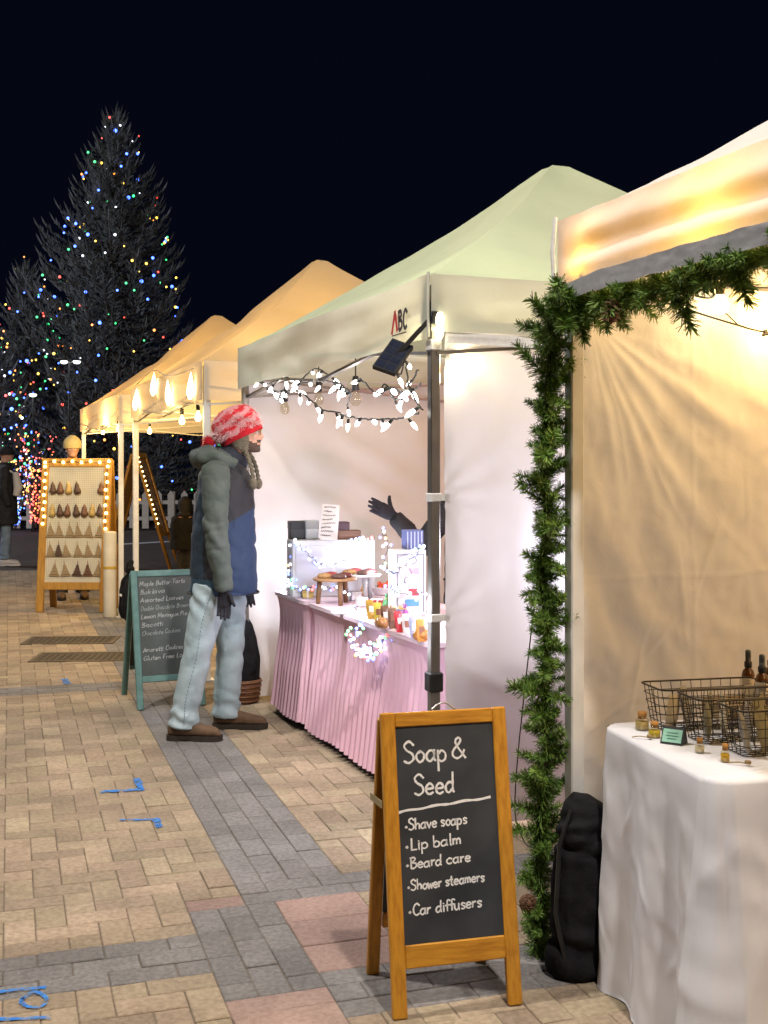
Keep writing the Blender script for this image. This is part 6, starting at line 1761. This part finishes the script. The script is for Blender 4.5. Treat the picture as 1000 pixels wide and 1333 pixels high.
def std(h=1.0, lean=0.0, arms=None):
    J = dict(head=Vector((.03, 0, 1.50)), neck=(.0, 0, 1.45), chest=(.0, 0, 1.22), pelvis=(0, 0, .90), shR=(0, -.18, 1.39), elR=(-.02, -.24, 1.10), wrR=(.05, -.24, .86), shL=(0, .18, 1.39), elL=(-.02, .24, 1.10), wrL=(.05, .24, .86), hipR=(0, -.09, .84), knR=(.02, -.10, .46), anR=(0, -.11, .09), hipL=(0, .09, .84), knL=(.03, .10, .46), anL=(0, .11, .09))
    J = {k: Vector(v)*h for k, v in J.items()}
    if arms: J.update(arms)
    return J
BLACKCOAT = mat('black_coat', (.016, .015, .017), .8, (.026, .024, .027), 12, 5, .3, 50)
DENIM = jean_mat('blue_denim', (.16, .22, .30), (.24, .31, .40)); DARKPANT = mat('dark_trousers', (.03, .03, .035), .8, (.04, .04, .045), 12)
# vendor behind the pink tables, arm stretched out
vl = row(2.02, 1.18); vr = R(184)
iv = (Matrix.Translation(vl) @ Matrix.Rotation(vr, 4, 'Z')).inverted()
wr = iv @ ray(513, 672, 6.85); el = iv @ ray(548, 712, 6.82)
shR = Vector((.0, -.18, 1.40)); shL = Vector((0, .18, 1.40))
side = 'L' if wr.y > 0 else 'R'
Jv = std(1.04); Jv['sh'+side] = Vector(Jv['sh'+side]) + Vector((.03, 0, 0)); Jv['el'+side] = el; Jv['wr'+side] = wr
ven, HV = person('stall keeper in black coat holding out an open gloved hand over the pink table', vl, vr, Jv)
coat(ven, Jv, BLACKCOAT, .60); jeans(ven, Jv, DARKPANT, name='trousers'); cap_hat(ven, HV, mat('grey_beanie', (.10, .10, .11), .9), 'beanie')
for sg in (-1, 1): boot(ven, Vector((-.08, sg*.11, 0)), .28, 0, BOOT, SOLE)
tip = iv @ ray(482, 656, 6.78); thm = iv @ ray(505, 640, 6.85)
mb = MB(); mx = basis(wr, tip - wr, thm - wr); hand_shapes(mb, mx @ Matrix.Scale(1.1, 4), .12, spread=.035, thumb_up=1.05); mb.tube([wr.lerp(el, .25), wr], .034, 10)
me = remesh(mb, .0042, 2); me.materials.append(GLOVE); put('glove', me, ven)
o_s = 'R' if side == 'L' else 'L'; mb = MB(); c = Vector(Jv['wr'+o_s]); hand_shapes(mb, basis(c, (.1, 0, -1), (1, 0, 0)), .5); me = remesh(mb, .006, 2); me.materials.append(GLOVE); put('glove', me, ven)
# passer-by at the left edge
Jp = std(1.12); pg = Vector(((6-500)/1500*18.6, 18.6, 0)); pp_, HP = person('person in long black coat and jeans walking off at the left edge', pg, R(20), Jp, .014)
coat(pp_, Jp, BLACKCOAT, .66, (.27, .21)); jeans(pp_, Jp, DENIM, cuff=.085, z0=.06); cap_hat(pp_, HP, mat('black_cap', (.015, .015, .02), .8), 'cap')
SNEAK = mat('white_sneaker', (.65, .62, .62), .6)
for sg in (-1, 1): boot(pp_, Vector((-.07, sg*.12, 0)), .31, R(-8), SNEAK, SNEAK)
mb = MB(); mb.tube([(.16, -.24, 1.50), (.20, -.30, 1.25), (.16, -.32, 1.12)], [.05, .075, .05], 12); mb.tube([(.02, -.2, 1.55), (.12, -.22, 1.50)], .02, 8); me = remesh(mb, .012, 2); me.materials.append(mat('cream_shoulder_bag', (.60, .56, .52), .7))
bo = put('shoulder_bag', me, None, pg, (0, 0, R(20))); tag(bo, 'cream shoulder bag on the person in the long black coat', 'bag')
# person behind the ornament board
pb = Vector(((94-500)/1500*13.7, 13.7, 0)); Jb = std(1.12); bp_, HB = person('person in pale yellow beanie standing behind the pine ornament board', pb, R(-70), Jb, .014)
coat(bp_, Jb, mat('mustard_coat', (.30, .15, .03), .8, (.36, .19, .05), 10), .80); jeans(bp_, Jb, DARKPANT, name='trousers'); cap_hat(bp_, HB, mat('pale_yellow_knit', (.55, .46, .22), .95, (.48, .39, .18), 60, bump=.5), 'beanie', .12)
for sg in (-1, 1): boot(bp_, Vector((-.08, sg*.13, 0)), .29, 0, BOOT, SOLE)
# small dark figure beyond the man
pc_ = Vector(((241-500)/1500*16.5, 16.5, 0)); Jc = std(.60); cp_, HC = person('small figure in dark hooded coat far behind the man, in front of the picket fence', pc_, R(100), Jc, .014)
coat(cp_, Jc, mat('dark_brown_coat', (.007, .006, .007), .85, (.011, .010, .011), 12), .40, (.21, .16)); jeans(cp_, Jc, DARKPANT, cuff=.07, thigh=.08, top=.6, name='trousers'); cap_hat(cp_, HC, BLACKCOAT, 'hat')
mb = MB(); mb.ball((-.012, 0, .115), (.125, .098, .15), 14, 10, HC); mb.ball((-.06, 0, .0), (.07, .10, .06), 10, 8, HC); me = remesh(mb, .012, 2); me.materials.append(BLACKCOAT); put('hood', me, cp_)
for sg in (-1, 1): boot(cp_, Vector((-.07, sg*.07, 0)), .22, 0, BOOT, SOLE)

# ================================================================== picket fence
FW = mat('weathered_white_paint', (.55, .50, .44), .7, (.44, .39, .34), 6, 5, .1)
pm_ = MB(); w_ = .085; pm_.add([(-w_,-.012,.05),(w_,-.012,.05),(w_,-.012,.92),(0,-.012,1.03),(-w_,-.012,.92),(-w_,.012,.05),(w_,.012,.05),(w_,.012,.92),(0,.012,1.03),(-w_,.012,.92)], [(0,1,2,3,4),(9,8,7,6,5),(0,5,6,1),(1,6,7,2),(2,7,8,3),(3,8,9,4),(4,9,5,0)])
pm_ = pm_.mesh('picket', FW)
fe = thing('picket_fence', 'low white picket fence around the foot of the lit spruce trees', 'fence', (-10.9, 30, 0))
for i in range(33): put('picket', pm_, fe, (i*.335, 0, random.uniform(-.01, .01)), (0, random.uniform(-.01, .01), 0))
for z in (.30, .72):
    mb = MB(); mb.bevbox((-.1, .014, z-.05), (10.95, .054, z+.05), .006); mb.build('rail', FW, fe)
for i in range(5):
    mb = MB(); mb.bevbox((i*2.7-.05, .056, 0), (i*2.7+.05, .156, 1.0), .006); mb.build('post', FW, fe)

# ================================================================== spruce trees
NEEDLE = mat('blue_spruce_needles', (.12, .13, .135), .8, (.19, .20, .21), 1.6, 4, rnd=.3); BARK = mat('bark', (.06, .045, .035), .9, (.09, .07, .05), 10, bump=.5)
def spruce(label, loc, H, Rb, seed, z0=.4, pw=.85, nb=330):
    rnd_ = random.Random(seed); t = thing('spruce_tree', label, 'tree', loc, 0, 'spruce trees hung with coloured lights')
    mb = MB(); mb.tube([(0, 0, 0), (0, 0, H*.4), (0, 0, H*.8), (0, 0, H-.3)], [.22*H/12, .15*H/12, .06*H/12, .015], 8); tr = mb.build('trunk', BARK, t, True)
    limbs = MB(); cr = MB(); tips = []
    def spray(p, d, l, w):
        """a flat drooping-then-lifting spray: a few blades around d"""
        for q in range(3):
            s_ = d.orthogonal().normalized(); s_.rotate(Matrix.Rotation(rnd_.random()*2*PI, 3, d))
            u = s_.cross(d)
            bend = Vector((0, 0, 1))*l*.25
            cr.add([p - s_*w*.35, p + s_*w*.35, p + d*l*.55 + s_*w*.5 + bend*.3, p + d*l + bend, p + d*l*.55 - s_*w*.5 + bend*.3], [(0, 1, 2, 3, 4)])
    for i in range(nb):
        f = ((i + rnd_.random())/nb)**.82; h = z0 + (H - z0 - .25)*f
        a = i*2.399963 + rnd_.uniform(-.4, .4)
        lob = .80 + .30*nz(math.cos(a)*1.3, math.sin(a)*1.3, h*.45 + seed) + .12*rnd_.uniform(-1, 1)
        ln_ = max(.25, Rb*((1-f)**pw)*lob*1.12)
        d = Vector((math.cos(a), math.sin(a), 0)); up0 = .12*f - .16
        pts = []
        K = 7
        for k in range(K+1):
            q = k/K; pts.append(Vector((0, 0, h)) + d*ln_*q + Vector((0, 0, ln_*(up0*q - .30*q*(1-q) + .24*q**4))))
        limbs.tube(pts, [.035*ln_/3*(1-.8*k/K) + .006 for k in range(K+1)], 5)
        nS = int(22 + ln_*40)
        for k in range(nS):
            q = .18 + .82*(k + rnd_.random())/nS; x = q*K; i0 = min(K-1, int(x)); p = pts[i0].lerp(pts[i0+1], x-i0); tg = (pts[i0+1]-pts[i0]).normalized()
            sd = tg.cross(Vector((0, 0, 1))).normalized()*rnd_.choice((-1, 1))
            wd = (1.15 - q)*ln_*.34*rnd_.random()
            dd = (tg*.6 + sd*rnd_.uniform(.1, 1.2) + Vector((rnd_.uniform(-.4, .4), rnd_.uniform(-.4, .4), rnd_.uniform(-.25, .9)))).normalized()
            spray(p + sd*wd + Vector((0, 0, -.12*wd)), dd, rnd_.uniform(.08, .18), rnd_.uniform(.020, .038))
        tips.append(pts[-1])
        spray(pts[-1], (d + Vector((0, 0, 1.4))).normalized(), .30, .05)
    for k in range(26): spray(Vector((0, 0, H - .95 + .035*k)), Vector((rnd_.uniform(-.5, .5), rnd_.uniform(-.5, .5), 1)).normalized(), rnd_.uniform(.2, .34), .05)
    limbs.build('branch', BARK, t, kind='stuff'); cr.build('crown', NEEDLE, t, kind='stuff')
    return t, tips
TREES = [('tall dark spruce strung with coloured lights, the highest tree in the square', Vector((-7.93, 34, 0)), 12.15, 4.15, 11, .5, .78, 430),
         ('shorter spruce with coloured lights crowding the left flank of the tallest one', Vector((-10.75, 34.6, 0)), 7.8, 1.9, 23, .4, .62, 200),
         ('low bluish spruce with coloured lights at the left edge of the square', Vector((-10.9, 31.6, 0)), 5.4, 2.4, 37, .3, .75, 180)]
BC = [((.05, .14, 1), 5.5), ((1, .60, .06), 3.2), ((.03, .85, .24), 2.2), ((1, .06, .03), 2.6), ((.85, .92, 1), 2.6), ((1, .28, .03), 3.0)]
BMAT = [glow(f'coloured_bulb_glow', c, s) for c, s in BC]
for (lab, loc, H, Rb, sd, z0, pw, nb), nl in zip(TREES, (230, 65, 190)):
    t, tips = spruce(lab, loc, H, Rb, sd, z0, pw, nb)
    rnd_ = random.Random(sd+1)
    sl = thing('string_light', {11: 'coloured lights wound round the tallest spruce', 23: 'coloured lights on the shorter spruce left of the tallest', 37: 'coloured lights on the low bluish spruce at the left edge'}[sd], 'string lights', loc)
    mb = MB(); fr_ = [p for p in tips if p.y < .6]
    turns = 9; path = []
    for k in range(nl*2):
        f = ((k + .5)/(nl*2))**.62; h = H*(1-f)*.985 + .4; a = -f*turns*2*PI*1.0 + .3
        if H*(1-f) < .8: continue
        r_ = Rb*(f**pw)*(.80 + .26*nz(math.cos(a)*1.3, math.sin(a)*1.3, h*.45 + sd)) + .06
        p = Vector((r_*math.cos(a), r_*math.sin(a), H*(1-f) + .25*math.sin(a*3 + f*20) + rnd_.uniform(-.5, .5)))
        if p.y > r_*.55: continue
        mb.m = rnd_.choice((0, 0, 0, 1, 1, 2, 2, 3, 4, 5)); s_ = rnd_.uniform(.022, .048) * (1.15 if mb.m == 0 else .9)
        mb.ball(p, s_, 6, 4)
        path.append(p)
    mb.build('bulb', BMAT, sl, kind='stuff')
    cb = MB(); 
    run = [path[0]]
    for p in path[1:]:
        if (p - run[-1]).length > 1.6:
            if len(run) > 1: cb.tube(run, .008, 4)
            run = [p]
        else: run.append(p)
    if len(run) > 1: cb.tube(run, .008, 4)
    cb.build('cable', CABLE, sl)
# light-wrapped shrubs behind the board
for k, (px, py, y, hh, mi, lab) in enumerate(((47, 640, 29.2, 1.9, (5, 3, 3, 5, 3), 'bare shrub wrapped in orange and red lights above the ornament board'), (20, 640, 29.0, 1.6, (0, 2, 4, 1, 0), 'shrub tangled in green and blue lights at the left edge'))):
    t = thing('lit_shrub', lab, 'shrub', ((px-500)/1500*y, y, 0)); rnd_ = random.Random(50+k); mb = MB(); bb = MB()
    for i in range(12):
        a = i*2.4; pts = smoothpts([(0, 0, .1), (.2*math.cos(a), .2*math.sin(a), hh*.5), (.55*math.cos(a)*rnd_.uniform(.5, 1), .45*math.sin(a), hh*rnd_.uniform(.8, 1.35))], 6); mb.tube(pts, [.03 - .0018*j for j in range(len(pts))], 5)
        for p in pts[2:]:
            for q in range(2): bb.m = rnd_.choice(mi); bb.ball(p + Vector((rnd_.uniform(-.1, .1), rnd_.uniform(-.1, 0), rnd_.uniform(-.1, .1))), rnd_.uniform(.014, .026), 5, 4)
    mb.build('branch', BARK, t); bb.build('bulb', BMAT, t, kind='stuff')
# twin-headed lamp post in front of the trees
for px, py, y, tw, lab in ((90, 470, 29.6, True, 'twin headed lamp post glowing white in front of the tall spruce'), (43, 513, 29.4, False, 'single lamp post glowing white low on the left spruces')):
    x = (px-500)/1500*y; z = 1.5 + (615-py)/1500*y; t = thing('lamp_post', lab, 'street lamp', (x, y, 0))
    mb = MB(); mb.tube([(0, 0, 0), (0, 0, .2), (0, 0, z)], [.05, .026, .018], 8); mb.build('pole', BLACK_PLASTIC, t)
    for sx in ((-.13, .20) if tw else (0,)):
        mb = MB(); mb.tube([(0, 0, z-.05), (sx, 0, z + .02)], .015, 6); mb.lathe([(.05, .04), (.09, .02), (.10, .0)], 10, c=(sx, 0, z)); hd = mb.build('lamp_arm', DARK_METAL, t)
        mb = MB(); mb.ball((sx, 0, z-.02), (.10, .10, .055), 10, 6); mb.build('lamp_head', glow('street_lamp_glow', (.9, 1, .92), 3), t, True)
    lamp('lamp_post_light', (x, y - .3, z - .1), 8, (.9, 1, .95), .1)
